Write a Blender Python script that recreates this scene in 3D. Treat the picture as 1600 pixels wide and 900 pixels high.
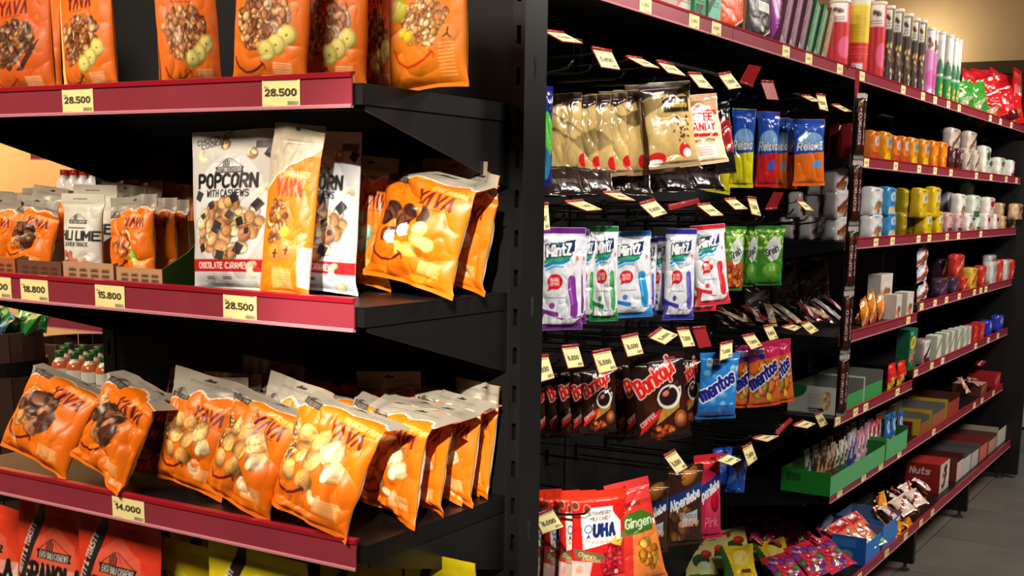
import bpy, math, random
import numpy as np
from mathutils import Matrix, Vector, Euler
for o in list(bpy.data.objects): bpy.data.objects.remove(o, do_unlink=True)
SC = bpy.context.scene
COL = SC.collection
# ------------------------------------------------------------------ camera
F, PX, PY = 1890.58, 853.58, 646.46
yw, pt_, rl = math.radians(30.5001), math.radians(-10.1215), math.radians(1.0518)
CAM = np.array([1.1594, -1.8146, 1.4611])
fw = np.array([-math.sin(yw)*math.cos(pt_), math.cos(yw)*math.cos(pt_), math.sin(pt_)])
_r = np.array([math.cos(yw), math.sin(yw), 0.0]); _u = np.cross(_r, fw)
rt = math.cos(rl)*_r + math.sin(rl)*_u
up = -math.sin(rl)*_r + math.cos(rl)*_u
cd = bpy.data.cameras.new('camera'); co = bpy.data.objects.new('camera', cd); COL.objects.link(co)
co.matrix_world = Matrix(((rt[0], up[0], -fw[0], CAM[0]), (rt[1], up[1], -fw[1], CAM[1]), (rt[2], up[2], -fw[2], CAM[2]), (0, 0, 0, 1)))
cd.sensor_width = 36; cd.lens = F/1600*36; cd.shift_x = (800-PX)/1600; cd.shift_y = (PY-450)/1600
cd.clip_start = .05; SC.camera = co
# ------------------------------------------------------------------ light and exposure
SC.view_settings.view_transform = 'Standard'; SC.view_settings.look = 'None'
SC.view_settings.exposure = 0.0; SC.view_settings.gamma = 1; SC.view_settings.use_curve_mapping = False
wd = bpy.data.worlds.new('world'); SC.world = wd; wd.use_nodes = True
wd.node_tree.nodes['Background'].inputs[0].default_value = (.9, .8, .7, 1)
wd.node_tree.nodes['Background'].inputs[1].default_value = .05
def lamp(name, typ, loc, target, energy, color, size=.3, angle=40, blend=.5):
    l = bpy.data.lights.new(name, typ); l.energy = energy; l.color = color
    if typ == 'SPOT': l.spot_size = math.radians(angle); l.spot_blend = blend; l.shadow_soft_size = size
    elif typ == 'AREA': l.shape = 'RECTANGLE'; l.size = size; l.size_y = size*.4 if angle == 40 else angle
    else: l.shadow_soft_size = size
    o = bpy.data.objects.new(name, l); COL.objects.link(o); o.location = loc
    d = Vector(target)-Vector(loc); o.rotation_euler = d.to_track_quat('-Z', 'Y').to_euler()
    return o
WARM = (1.0, .86, .68); NEUT = (1.0, .93, .84)
# narrow ceiling spot on the right half of the end display
lamp('ceiling_spot_end_display', 'SPOT', (1.8, -3.2, 2.8), (.32, -.62, 1.28), 1080, (1, .9, .74), .025, 9.6, .75)
# spot over the near peg hooks
lamp('ceiling_spot_pegs', 'SPOT', (1.5, -.6, 2.95), (-.05, .45, 1.42), 205, (1, .93, .82), .025, 30, .5)
lamp('ceiling_area_front', 'AREA', (-.2, -2.6, 2.9), (-.1, -.7, 1.2), 90, WARM, 1.4)
lamp('ceiling_area_aisle', 'AREA', (1.7, .6, 2.9), (0, 1.3, 1.1), 50, NEUT, 1.2)
lamp('ceiling_area_far', 'AREA', (1.7, 3.6, 2.9), (0, 3.9, 1.0), 90, (1, .9, .8), 1.6)
lamp('ceiling_area_left', 'AREA', (-2.6, -.6, 2.9), (-2.2, 1.0, 1.0), 45, WARM, 1.0)
lamp('left_wall_fill', 'AREA', (-4.4, 2.2, 3.3), (-6, 2.8, 1.5), 170, (1, .8, .58), 1.2)  # added fill that brightens the left wall, not an actual ceiling fixture
lamp('wall_washer', 'SPOT', (-1.55, 8.55, 2.75), (-1.5, 9.0, 2.75), 20, (1, .84, .6), .1, 150, 1)
# ------------------------------------------------------------------ helpers
def s2l(c):
    c = np.asarray(c, float)/255.0
    return np.where(c <= .04045, c/12.92, ((c+.055)/1.055)**2.4)
def ray(x, y): return fw*F + rt*(x-PX) - up*(y-PY)
def onX(x, y, X): d = ray(x, y); return CAM + d*(X-CAM[0])/d[0]
def onY(x, y, Y): d = ray(x, y); return CAM + d*(Y-CAM[1])/d[1]
def onZ(x, y, Z): d = ray(x, y); return CAM + d*(Z-CAM[2])/d[2]
def xat(x, Y, Z):
    n = rt*F - (x-PX)*fw; d = np.array([0, Y, Z])-CAM; d[0] = -CAM[0]; return -(d@n)/n[0]
def yat(x, X, Z):
    n = rt*F - (x-PX)*fw; d = np.array([X, 0, Z])-CAM; d[1] = -CAM[1]; return -(d@n)/n[1]
def scl(p): return float((np.asarray(p)-CAM)@fw)/F
def material(name, rgb=None, rough=.5, metal=0, spec=.5, attr=False, noise=0, nscale=30, coat=0, alpha=1, trans=0, bump=0, bscale=200):
    m = bpy.data.materials.new(name); m.use_nodes = True; nt = m.node_tree; b = nt.nodes['Principled BSDF']
    b.inputs['Roughness'].default_value = rough; b.inputs['Metallic'].default_value = metal
    b.inputs['Specular IOR Level'].default_value = spec; b.inputs['Coat Weight'].default_value = coat
    b.inputs['Coat Roughness'].default_value = .12; b.inputs['Transmission Weight'].default_value = trans; b.inputs['Alpha'].default_value = alpha
    src = None
    if attr:
        a = nt.nodes.new('ShaderNodeAttribute'); a.attribute_name = 'Col'; src = a.outputs['Color']
    if rgb is not None: b.inputs['Base Color'].default_value = (*s2l(rgb), 1)
    if noise or bump:
        tc = nt.nodes.new('ShaderNodeTexCoord'); n = nt.nodes.new('ShaderNodeTexNoise'); n.inputs['Scale'].default_value = nscale if noise else bscale
        n.inputs['Detail'].default_value = 4; nt.links.new(tc.outputs['Object'], n.inputs['Vector'])
        if noise:
            mx = nt.nodes.new('ShaderNodeMix'); mx.data_type = 'RGBA'; mx.blend_type = 'MULTIPLY'; mx.inputs[0].default_value = noise
            if src is not None: nt.links.new(src, mx.inputs[6])
            else: mx.inputs[6].default_value = (*s2l(rgb), 1)
            cr = nt.nodes.new('ShaderNodeValToRGB'); cr.color_ramp.elements[0].position = .3; cr.color_ramp.elements[1].position = .7
            cr.color_ramp.elements[0].color = (.45, .45, .45, 1)
            nt.links.new(n.outputs['Fac'], cr.inputs[0]); nt.links.new(cr.outputs[0], mx.inputs[7]); src = mx.outputs[2]
        if bump:
            bp = nt.nodes.new('ShaderNodeBump'); bp.inputs['Strength'].default_value = bump; bp.inputs['Distance'].default_value = .002
            nt.links.new(n.outputs['Fac'], bp.inputs['Height']); nt.links.new(bp.outputs[0], b.inputs['Normal'])
    if src is not None: nt.links.new(src, b.inputs['Base Color'])
    return m
M = {}
M['film'] = material('printed_satin_film', attr=True, rough=.38, spec=.45, bump=.08, bscale=120)
M['foil'] = material('printed_glossy_film', attr=True, rough=.2, spec=.6, coat=.4, bump=.1, bscale=90)
M['paper'] = material('printed_paper', attr=True, rough=.6, spec=.3)
M['card'] = material('printed_carton', attr=True, rough=.42, spec=.4)
M['black'] = material('black_powder_coat', (17, 17, 18), rough=.42, spec=.35, noise=.25, nscale=8)
M['blackd'] = material('black_metal_edge', (21, 21, 22), rough=.35, spec=.5, noise=.2, nscale=15)
M['panel'] = material('black_back_panel', (17, 17, 18), rough=.6, spec=.25, noise=.3, nscale=5)
M['railr'] = material('red_plastic', (158, 24, 40), rough=.3, spec=.5, noise=.12, nscale=25)
M['railp'] = material('dusky_red_plastic', (142, 50, 64), rough=.32, spec=.55, noise=.2, nscale=18)
M['railc'] = material('clear_plastic_edge', (196, 128, 138), rough=.2, spec=.6, noise=.1)
M['wire'] = material('black_wire', (20, 20, 21), rough=.3, metal=.2, spec=.6, noise=.1)
M['tagred'] = material('red_tag_holder', (150, 28, 34), rough=.3, spec=.5, noise=.1)
M['chrome'] = material('bright_metal', (200, 200, 200), rough=.2, metal=1, noise=.1)
M['wood'] = material('dark_barrel_wood', (74, 48, 34), rough=.6, noise=.6, nscale=14)
M['slot'] = material('slot_shadow', (5, 5, 5), rough=.8, noise=.1)
M['dark'] = material('grey_plastic', (60, 60, 62), rough=.4, noise=.1)

def new_mesh(name, V, Fc, mat, colors=None, smooth=True):
    V = np.asarray(V, np.float32); me = bpy.data.meshes.new(name)
    if isinstance(Fc, np.ndarray):
        nf, k = Fc.shape
        me.vertices.add(len(V)); me.vertices.foreach_set('co', V.ravel())
        me.loops.add(nf*k); me.loops.foreach_set('vertex_index', Fc.ravel().astype(np.int32))
        me.polygons.add(nf); me.polygons.foreach_set('loop_start', np.arange(0, nf*k, k, dtype=np.int32))
        me.polygons.foreach_set('loop_total', np.full(nf, k, np.int32))
    else:
        me.from_pydata([tuple(map(float, v)) for v in V], [], Fc); nf = len(Fc)
    me.update(calc_edges=True)
    me.polygons.foreach_set('use_smooth', np.full(nf, smooth))
    if colors is not None:
        at = me.color_attributes.new('Col', 'FLOAT_COLOR', 'POINT')
        c = np.ones((len(V), 4), np.float32); c[:, :3] = s2l(np.clip(colors, 0, 255)); at.data.foreach_set('color', c.ravel())
    me.materials.append(mat if not isinstance(mat, str) else M[mat]); me.validate(); return me
def part(name, mesh, parent=None, mat4=None, label=None):
    o = bpy.data.objects.new(name, mesh); COL.objects.link(o)
    if parent is not None: o.parent = parent
    if mat4 is not None: o.matrix_local = mat4
    if label: o['label'] = label
    return o
USED = {}
def tag(o, label, cat, group=None):
    o['label'] = label; o['category'] = cat
    if group: o['group'] = group
    USED[label] = USED.get(label, 0)+1
def thing(name, label, cat, loc=(0, 0, 0), group=None):
    o = bpy.data.objects.new(name, None); COL.objects.link(o); o.empty_display_size = .02
    o.location = tuple(float(a) for a in loc); tag(o, label, cat, group); return o
ORD = ['first', 'second', 'third', 'fourth', 'fifth', 'sixth', 'seventh', 'eighth', 'ninth', 'tenth', 'eleventh', 'twelfth', 'thirteenth', 'fourteenth', 'fifteenth', 'sixteenth', 'seventeenth', 'eighteenth']
class MB:
    def __init__(s): s.v = []; s.f = []
    def poly(s, pts):
        k = len(s.v); s.v += [tuple(map(float, p)) for p in pts]; s.f.append(tuple(range(k, k+len(pts))))
    def box(s, a, b):
        x0, y0, z0 = a; x1, y1, z1 = b; k = len(s.v)
        s.v += [(x0, y0, z0), (x1, y0, z0), (x1, y1, z0), (x0, y1, z0), (x0, y0, z1), (x1, y0, z1), (x1, y1, z1), (x0, y1, z1)]
        s.f += [tuple(k+i for i in q) for q in ((0, 3, 2, 1), (4, 5, 6, 7), (0, 1, 5, 4), (1, 2, 6, 5), (2, 3, 7, 6), (3, 0, 4, 7))]
    def prism(s, pts, axis, a, b):
        # pts 2D outline, extruded along axis (0 x, 1 y, 2 z)
        n = len(pts); k = len(s.v)
        for t in (a, b):
            for p in pts:
                q = list(p); q.insert(axis, t); s.v.append(tuple(q))
        s.f.append(tuple(range(k, k+n))[::-1]); s.f.append(tuple(range(k+n, k+2*n)))
        for i in range(n): j = (i+1) % n; s.f.append((k+i, k+j, k+n+j, k+n+i))
    def tube(s, pts, r, n=8):
        pts = [Vector(p) for p in pts]; k = len(s.v)
        for i, p in enumerate(pts):
            d = (pts[min(i+1, len(pts)-1)]-pts[max(i-1, 0)]).normalized()
            a = d.orthogonal().normalized() if i == 0 else (a - d*a.dot(d)).normalized(); b = d.cross(a)
            for j in range(n): t = 2*math.pi*j/n; s.v.append(tuple(p+(a*math.cos(t)+b*math.sin(t))*r))
        for i in range(len(pts)-1):
            for j in range(n): s.f.append((k+i*n+j, k+i*n+(j+1) % n, k+(i+1)*n+(j+1) % n, k+(i+1)*n+j))
        s.f.append(tuple(range(k, k+n))[::-1]); m = k+(len(pts)-1)*n; s.f.append(tuple(range(m, m+n)))
    def lathe(s, prof, n=20, c=(0, 0)):
        k = len(s.v)
        for r, z in prof:
            for j in range(n): t = 2*math.pi*j/n; s.v.append((c[0]+r*math.cos(t), c[1]+r*math.sin(t), z))
        for i in range(len(prof)-1):
            for j in range(n): s.f.append((k+i*n+j, k+i*n+(j+1) % n, k+(i+1)*n+(j+1) % n, k+(i+1)*n+j))
        s.f.append(tuple(range(k, k+n))[::-1]); m = k+(len(prof)-1)*n; s.f.append(tuple(range(m, m+n)))
    def mesh(s, name, mat, smooth=False): return new_mesh(name, s.v, s.f, mat, smooth=smooth)
# value noise
def vnoise(x, y, seed=0):
    rs = np.random.RandomState(seed); T = rs.rand(64, 64)
    x = np.asarray(x, float); y = np.asarray(y, float)
    xi = np.floor(x).astype(int); yi = np.floor(y).astype(int); fx = x-xi; fy = y-yi
    fx = fx*fx*(3-2*fx); fy = fy*fy*(3-2*fy); xi &= 63; yi &= 63; x1 = (xi+1) & 63; y1 = (yi+1) & 63
    return (T[yi, xi]*(1-fx)+T[yi, x1]*fx)*(1-fy)+(T[y1, xi]*(1-fx)+T[y1, x1]*fx)*fy
def fbm(x, y, seed=0, o=3):
    s = 0; a = 1; t = 0
    for i in range(o): s = s+a*vnoise(x*2**i, y*2**i, seed+i); t += a; a *= .5
    return s/t
# stroke font: coordinates x 0..8, y 0..9, a=-1 b=-2 c=-3
GL = {'A': '00 39 60;13 53', 'B': '00 09 49 68 66 45 05;45 64 61 40 00', 'C': '68 49 29 07 02 20 40 61', 'D': '00 09 39 67 62 30 00', 'E': '60 00 09 69;05 55', 'F': '00 09 69;05 55',
 'G': '68 49 29 07 02 20 40 62 64 44', 'H': '00 09;60 69;05 65', 'I': '00 09', 'J': '59 52 30 10 02', 'K': '00 09;59 04 60', 'L': '09 00 50', 'M': '00 09 43 89 80', 'N': '00 09 60 69',
 'O': '20 02 07 29 49 67 62 40 20', 'P': '00 09 49 68 65 44 04', 'Q': '20 02 07 29 49 67 62 40 20;42 60', 'R': '00 09 49 68 65 44 04;34 60', 'S': '68 49 29 08 06 25 45 63 61 40 20 01',
 'T': '09 69;39 30', 'U': '09 02 20 40 62 69', 'V': '09 30 69', 'W': '09 20 47 60 89', 'X': '09 60;00 69', 'Y': '09 35 69;35 30', 'Z': '09 69 00 60', '^': '00 39 60',
 '0': '20 02 07 29 39 57 52 30 20', '1': '07 29 20', '2': '07 29 39 57 55 00 50', '3': '09 59 35 53 51 40 10 01', '4': '40 49 03 53', '5': '59 09 05 45 54 51 40 10 01', '6': '48 29 07 02 20 40 52 54 45 05', '7': '09 59 20',
 '8': '25 07 08 29 39 58 57 35 25 03 01 20 40 51 53 35', '9': '10 30 52 57 39 29 07 05 24 54', '.': '00 01', '&': '60 07 19 38 02 10 30 52', "'": '09 07', '-': '04 44',
 'a': '56 50;55 36 16 04 02 10 30 52', 'b': '09 00;05 26 46 64 62 40 20 01', 'c': '55 36 26 04 02 20 40 51', 'd': '69 60;65 46 26 04 02 20 40 61', 'e': '03 63 65 46 26 04 02 20 40 61', 'f': '20 28 49;06 46',
 'g': '66 6b 4c 1c;65 46 26 04 02 20 40 61', 'h': '09 00;05 26 46 65 60', 'i': '00 06;08 09', 'k': '09 00;56 03 50', 'l': '00 09', 'm': '00 06;05 16 36 45 40;45 56 76 85 80', 'n': '00 06;05 26 46 65 60', 'o': '20 02 04 26 46 64 62 40 20',
 'p': '0c 06;05 26 46 64 62 40 20 01', 'r': '00 06;04 26 46', 's': '65 46 16 05 04 43 52 40 10 01', 't': '29 21 30 50;06 56', 'u': '06 02 20 30 62;66 60', 'w': '06 20 45 60 86', 'x': '06 60;00 66', 'y': '06 30;66 1c', 'z': '06 66 00 60', 'v': '06 30 66'}
def gv(ch): return -('abc'.index(ch)+1) if ch in 'abc' else int(ch)
GLP = {k: [[(gv(p[0]), gv(p[1])) for p in s.split()] for s in v.split(';')] for k, v in GL.items()}
class CV:
    """a raster of W x H cm painted with shapes and stroke lettering; becomes the vertex colours of a printed sheet"""
    def __init__(s, W, H, nx, ny, col):
        s.W = W; s.H = H; s.nx = nx; s.ny = ny; s.px = H/(ny-1)
        s.c = np.empty((ny, nx, 3)); s.c[:] = col
        s.x = np.linspace(0, W, nx); s.y = np.linspace(0, H, ny); s.X, s.Y = np.meshgrid(s.x, s.y)
    def mix(s, m, col, sl=None):
        t = s.c if sl is None else s.c[sl]; m = np.clip(m, 0, 1)[..., None]; t[:] = t*(1-m)+np.asarray(col, float)*m
    def sl(s, x0, x1, y0, y1):
        i0 = max(0, int(y0/s.H*(s.ny-1))-1); i1 = min(s.ny, int(y1/s.H*(s.ny-1))+3); j0 = max(0, int(x0/s.W*(s.nx-1))-1); j1 = min(s.nx, int(x1/s.W*(s.nx-1))+3)
        return (slice(i0, max(i1, i0)), slice(j0, max(j1, j0)))
    def rect(s, x0, y0, x1, y1, col, a=1):
        q = s.sl(x0, x1, y0, y1); X = s.X[q]; Y = s.Y[q]
        s.mix(np.clip(np.minimum(np.minimum(X-x0, x1-X), np.minimum(Y-y0, y1-Y))/s.px+.5, 0, 1)*a, col, q)
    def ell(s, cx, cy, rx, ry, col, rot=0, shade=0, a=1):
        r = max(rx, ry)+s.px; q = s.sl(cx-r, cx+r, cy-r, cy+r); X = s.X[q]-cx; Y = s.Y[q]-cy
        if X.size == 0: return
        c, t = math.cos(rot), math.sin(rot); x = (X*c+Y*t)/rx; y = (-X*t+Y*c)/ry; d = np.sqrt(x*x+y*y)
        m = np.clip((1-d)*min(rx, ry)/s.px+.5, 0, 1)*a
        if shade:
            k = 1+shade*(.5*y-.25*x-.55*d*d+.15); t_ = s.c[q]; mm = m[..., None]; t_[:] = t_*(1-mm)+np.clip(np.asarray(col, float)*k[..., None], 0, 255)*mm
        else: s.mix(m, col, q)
    def poly(s, pts, col, a=1):
        xs = [p[0] for p in pts]; ys = [p[1] for p in pts]; q = s.sl(min(xs), max(xs), min(ys), max(ys)); X = s.X[q]; Y = s.Y[q]; ins = np.zeros(X.shape, bool); n = len(pts)
        for i in range(n):
            x0, y0 = pts[i]; x1, y1 = pts[(i+1) % n]
            if y0 == y1: continue
            ins ^= ((Y >= y0) != (Y >= y1)) & (X < (x1-x0)*(Y-y0)/(y1-y0)+x0)
        s.mix(ins*float(a), col, q)
    def segs(s, segs, wt, col, out=None, a=1):
        if not segs: return
        xs = [v for g in segs for v in (g[0], g[2])]; ys = [v for g in segs for v in (g[1], g[3])]; pad = wt+(out[1] if out else 0)
        q = s.sl(min(xs)-pad, max(xs)+pad, min(ys)-pad, max(ys)+pad); X = s.X[q]; Y = s.Y[q]
        if X.size == 0: return
        D = np.full(X.shape, 1e9)
        for x0, y0, x1, y1 in segs:
            dx, dy = x1-x0, y1-y0; L = dx*dx+dy*dy+1e-12; t = np.clip(((X-x0)*dx+(Y-y0)*dy)/L, 0, 1)
            D = np.minimum(D, (X-x0-t*dx)**2+(Y-y0-t*dy)**2)
        D = np.sqrt(D)
        if out: s.mix(np.clip((wt/2+out[1]-D)/s.px+.5, 0, 1), out[0], q)
        s.mix(np.clip((wt/2-D)/s.px+.5, 0, 1)*a, col, q)
    def line(s, pts, wt, col, out=None, a=1): s.segs([(*pts[i], *pts[i+1]) for i in range(len(pts)-1)], wt, col, out, a)
    def text(s, t, x, y, h, col, wt=.16, slant=0, rot=0, sp=.26, wide=1, out=None, fit=None, arc=0, ctr=False):
        k = h/9; adv = 0; G = []
        for ch in t:
            if ch == ' ': adv += 4.5*k*wide; continue
            g = GLP.get(ch) or GLP.get(ch.upper())
            if g is None: continue
            wd_ = max(p[0] for q in g for p in q)*k*wide
            for q in g:
                for i in range(len(q)-1): G.append([adv+q[i][0]*k*wide, q[i][1]*k, adv+q[i+1][0]*k*wide, q[i+1][1]*k])
            adv += wd_+sp*h+wt*h*.5
        tot = adv; f = fit/tot if fit else 1
        x0 = -tot*f/2 if ctr else 0; c, sn = math.cos(rot), math.sin(rot); S = []
        for a, b, d, e in G:
            P = []
            for u, v in ((a, b), (d, e)):
                u = u*f+x0+slant*v; v = v+arc*(u-tot*f/2-x0)**2
                P += [x+u*c-v*sn, y+u*sn+v*c]
            S.append(P)
        s.segs(S, wt*h, col, out)
    def scribble(s, x0, y0, x1, y1, n, col, wt=.08, seed=0, a=.8):
        rs = random.Random(seed)
        for i in range(n):
            y = y1-(y1-y0)*(i+.5)/n; x = x0
            while x < x1-.1:
                w = min(rs.uniform(.15, .6)*(x1-x0)*.3, x1-x); s.line([(x, y), (x+w*.85, y)], wt, col, a=a); x += w+(x1-x0)*.02
    def noise(s, amt, f=1.0, seed=1):
        n = fbm(s.X*f, s.Y*f, seed)-.5; s.c *= (1+amt*n)[..., None]
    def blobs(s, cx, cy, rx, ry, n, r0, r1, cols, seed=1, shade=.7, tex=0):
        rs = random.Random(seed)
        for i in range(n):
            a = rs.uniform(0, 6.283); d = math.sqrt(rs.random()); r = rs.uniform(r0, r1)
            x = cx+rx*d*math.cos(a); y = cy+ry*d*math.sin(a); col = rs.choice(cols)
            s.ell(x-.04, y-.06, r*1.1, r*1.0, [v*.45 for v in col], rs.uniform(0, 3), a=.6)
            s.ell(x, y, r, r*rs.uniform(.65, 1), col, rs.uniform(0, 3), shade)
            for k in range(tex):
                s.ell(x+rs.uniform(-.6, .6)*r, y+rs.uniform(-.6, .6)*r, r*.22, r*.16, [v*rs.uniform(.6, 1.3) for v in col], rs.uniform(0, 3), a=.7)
def grid_faces(nx, ny, off=0, flip=False):
    i = np.arange(ny-1)[:, None]*nx+np.arange(nx-1)[None, :]; i = i.ravel()+off
    f = np.stack([i, i+1, i+1+nx, i+nx], 1)
    return f[:, ::-1].copy() if flip else f
def bag_parts(name, art, w, h, t, sb=.06, st=.1, style='pillow', wr=1.0, seed=0, mat='film', back=None, flop=0, arch=.03, one=False, shear=0, twist=0, edge=None):
    """inflated packet: front and back sheets with creases; returns [(part name, mesh)]. front faces -Y, base at z=0"""
    ny, nx = art.ny, art.nx
    u = np.linspace(-1, 1, nx); v = np.linspace(0, 1, ny); U, Vv = np.meshgrid(u, v)
    q = np.clip((Vv-sb)/(1-sb-st), 0, 1)
    if style == 'pillow': pv = np.power(np.clip(4*q*(1-q), 0, 1), .5)*(1+.35*(.5-q))
    elif style == 'stand': pv = np.power(1-q, .75)*(1-np.exp(-q*10))*1.15
    else: pv = np.power(np.clip(4*q*(1-q), 0, 1), .3)
    pu = np.power(np.clip(1-np.abs(U)**2.4, 0, 1), .62)
    edgen = np.exp(-q/.12)+np.exp(-(1-q)/.12); body = np.clip(q*12, 0, 1)*np.clip((1-q)*12, 0, 1)
    rs = np.random.RandomState(seed+5); res = []
    ax = (u+1)/2
    def side(sg, sd):
        big = 1-np.abs(2*fbm(U*1.3+sd*3.1+Vv*1.2, Vv*h/w*1.9+sd-U*.4, sd, 2)-1)
        fine = 1-np.abs(2*fbm(U*3+Vv*2.2+sd, Vv*h/w*3.5-U*1.5+sd*1.7, sd+9, 2)-1)
        ple = (vnoise(U*7+sd, Vv*2, sd+3)-.5)
        d = t/2*pu*pv
        d = d*(1-.42*wr*(big**4))-t*.05*wr*(fine**4)*pu*body+t*.13*wr*ple*edgen*pu*np.clip(pv*2, 0, 1)
        return sg*(np.maximum(d, 0)+.0004)
    X = w/2*U*(1-.085*pv*(1 if style != 'stand' else .5))
    X = X+w*.012*wr*(vnoise(Vv*6+seed, Vv*0, seed+2)-.5)*np.sign(U)*np.abs(U)**4*2
    wav = (vnoise(U*1.6+seed*1.3, Vv*1.2, seed+7)-.5)*t*.5*wr+(vnoise(U*3.5+seed, Vv*2, seed+8)-.5)*t*.18*wr
    wav = wav*(np.clip((Vv-(1-st-.08))/.12, 0, 1)+.7*np.clip(((sb+.06)-Vv)/.06, 0, 1))
    Z = Vv*h+arch*h*(1-U**2)*np.exp(-Vv/.07)
    hs = Vv-(1-st); fl = np.clip(hs, 0, 1)*h
    for sg, sd in ((-1, seed), (1, seed+40)):
        Y = side(sg, sd)+wav
        if flop: Y = Y+np.sin(flop)*fl*(1+.4*U); Zz = Z-(1-math.cos(flop))*fl
        else: Zz = Z
        Xx = X+shear*h*Vv
        if twist:
            an = twist*(Vv-.5); c_, s_ = np.cos(an), np.sin(an); Xx, Y = Xx*c_-Y*s_, Xx*s_+Y*c_
        P = np.stack([Xx, Y, Zz], -1)
        if sg < 0: C = art.c
        else:
            C = back.c if back is not None else None
            if C is None:
                C = np.empty_like(art.c); C[:] = np.median(art.c.reshape(-1, 3), 0)
                if edge is not None:
                    m = (U > .55) & (Vv > sb) & (Vv < .72); C[m] = edge
                    m2 = m & ((np.sin(Vv*h*2600) > .2)) & (U < .93); C[m2] = np.array(edge)*.62
        res.append((P, C))
    z0 = int(round(sb*(ny-1))); z1 = int(round((1-st)*(ny-1)))
    ranges = [('pouch', 0, ny-1)] if one else [('bottom_seal', 0, z0), ('pouch', z0, z1), ('top_seal', z1, ny-1)]
    out = []
    for pn, a, b in ranges:
        if b-a < 1: continue
        V = np.concatenate([P[a:b+1].reshape(-1, 3) for P, C in res]); Cc = np.concatenate([C[a:b+1].reshape(-1, 3) for P, C in res])
        n = (b-a+1)*nx
        Fc = np.concatenate([grid_faces(nx, b-a+1), grid_faces(nx, b-a+1, n, True)])
        out.append((pn, new_mesh(name+'_'+pn, V, Fc, mat, Cc)))
    return out
def box_mesh(name, w, d, h, arts, puff=0, wr=0, seed=0, mat='card', res=10, faces='fblrtu'):
    """carton or brick pack, base at z=0, front -Y; arts: dict face->CV (f,r,l,t,b) or colour"""
    V = []; Fc = []; C = []; off = 0
    def face(o, a, b, key):
        nonlocal off
        A = arts.get(key, arts.get('f'))
        if isinstance(A, CV): nx, ny = A.nx, A.ny; col = A.c
        else: nx = ny = res; col = np.empty((ny, nx, 3)); col[:] = A
        U, W_ = np.meshgrid(np.linspace(0, 1, nx), np.linspace(0, 1, ny))
        P = np.array(o)+U[..., None]*np.array(a)+W_[..., None]*np.array(b)
        V.append(P.reshape(-1, 3)); C.append(col.reshape(-1, 3)); Fc.append(grid_faces(nx, ny, off)); off += nx*ny
    hw, hd = w/2, d/2
    face((-hw, -hd, 0), (w, 0, 0), (0, 0, h), 'f'); face((hw, hd, 0), (-w, 0, 0), (0, 0, h), 'b')
    face((hw, -hd, 0), (0, d, 0), (0, 0, h), 'r'); face((-hw, hd, 0), (0, -d, 0), (0, 0, h), 'l')
    face((-hw, -hd, h), (w, 0, 0), (0, d, 0), 't'); face((-hw, hd, 0), (w, 0, 0), (0, -d, 0), 'u')
    V = np.concatenate(V); C = np.concatenate(C); Fc = np.concatenate(Fc)
    if puff or wr:
        n = V/np.array([hw, hd, h/2])-np.array([0, 0, 1])
        ex = np.sqrt(np.clip(1-n**2, 0, 1))
        b = np.stack([ex[:, 1]*ex[:, 2]*n[:, 0], ex[:, 0]*ex[:, 2]*n[:, 1], ex[:, 0]*ex[:, 1]*n[:, 2]], 1)
        r = np.linalg.norm(np.maximum(np.abs(n)-.87, 0)/.13, axis=1)
        V = V+b*puff
        V = V-np.sign(n)*np.maximum(np.abs(n)-.87, 0)*(np.where(r > 1, 1-1/np.maximum(r, 1e-6), 0))[:, None]*np.array([hw, hd, h/2])
        if wr:
            m = (vnoise(V[:, 0]*60+seed, V[:, 2]*60+V[:, 1]*50, seed)-.5)*wr+(1-np.abs(2*vnoise(V[:, 0]*25+V[:, 2]*20+seed, V[:, 1]*25+V[:, 2]*9, seed+1)-1))*wr*.6
            V = V-n*m[:, None]
    return new_mesh(name, V, Fc, mat, C, smooth=bool(puff or wr))
def basis(yaw, lean=0, roll=0):
    return Matrix.Rotation(math.radians(yaw), 4, 'Z') @ Matrix.Rotation(-math.radians(lean), 4, 'X') @ Matrix.Rotation(math.radians(roll), 4, 'Y')
def put(parts, name, label, cat, loc, yaw=0, lean=0, roll=0, scale=(1, 1, 1), group=None):
    """a thing whose printed parts share mesh data with its like"""
    B = basis(yaw, lean, roll)
    Mx = Matrix.Translation(Vector([float(a) for a in loc])) @ B @ Matrix.Diagonal((*[float(a) for a in scale], 1))
    if len(parts) == 1:
        o = part(name, parts[0][1]); tag(o, label, cat, group); o.matrix_world = Mx; return o
    o = thing(name, label, cat, loc, group); o.matrix_world = Mx
    for pn, me in parts: part(pn, me, o)
    return o
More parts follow.
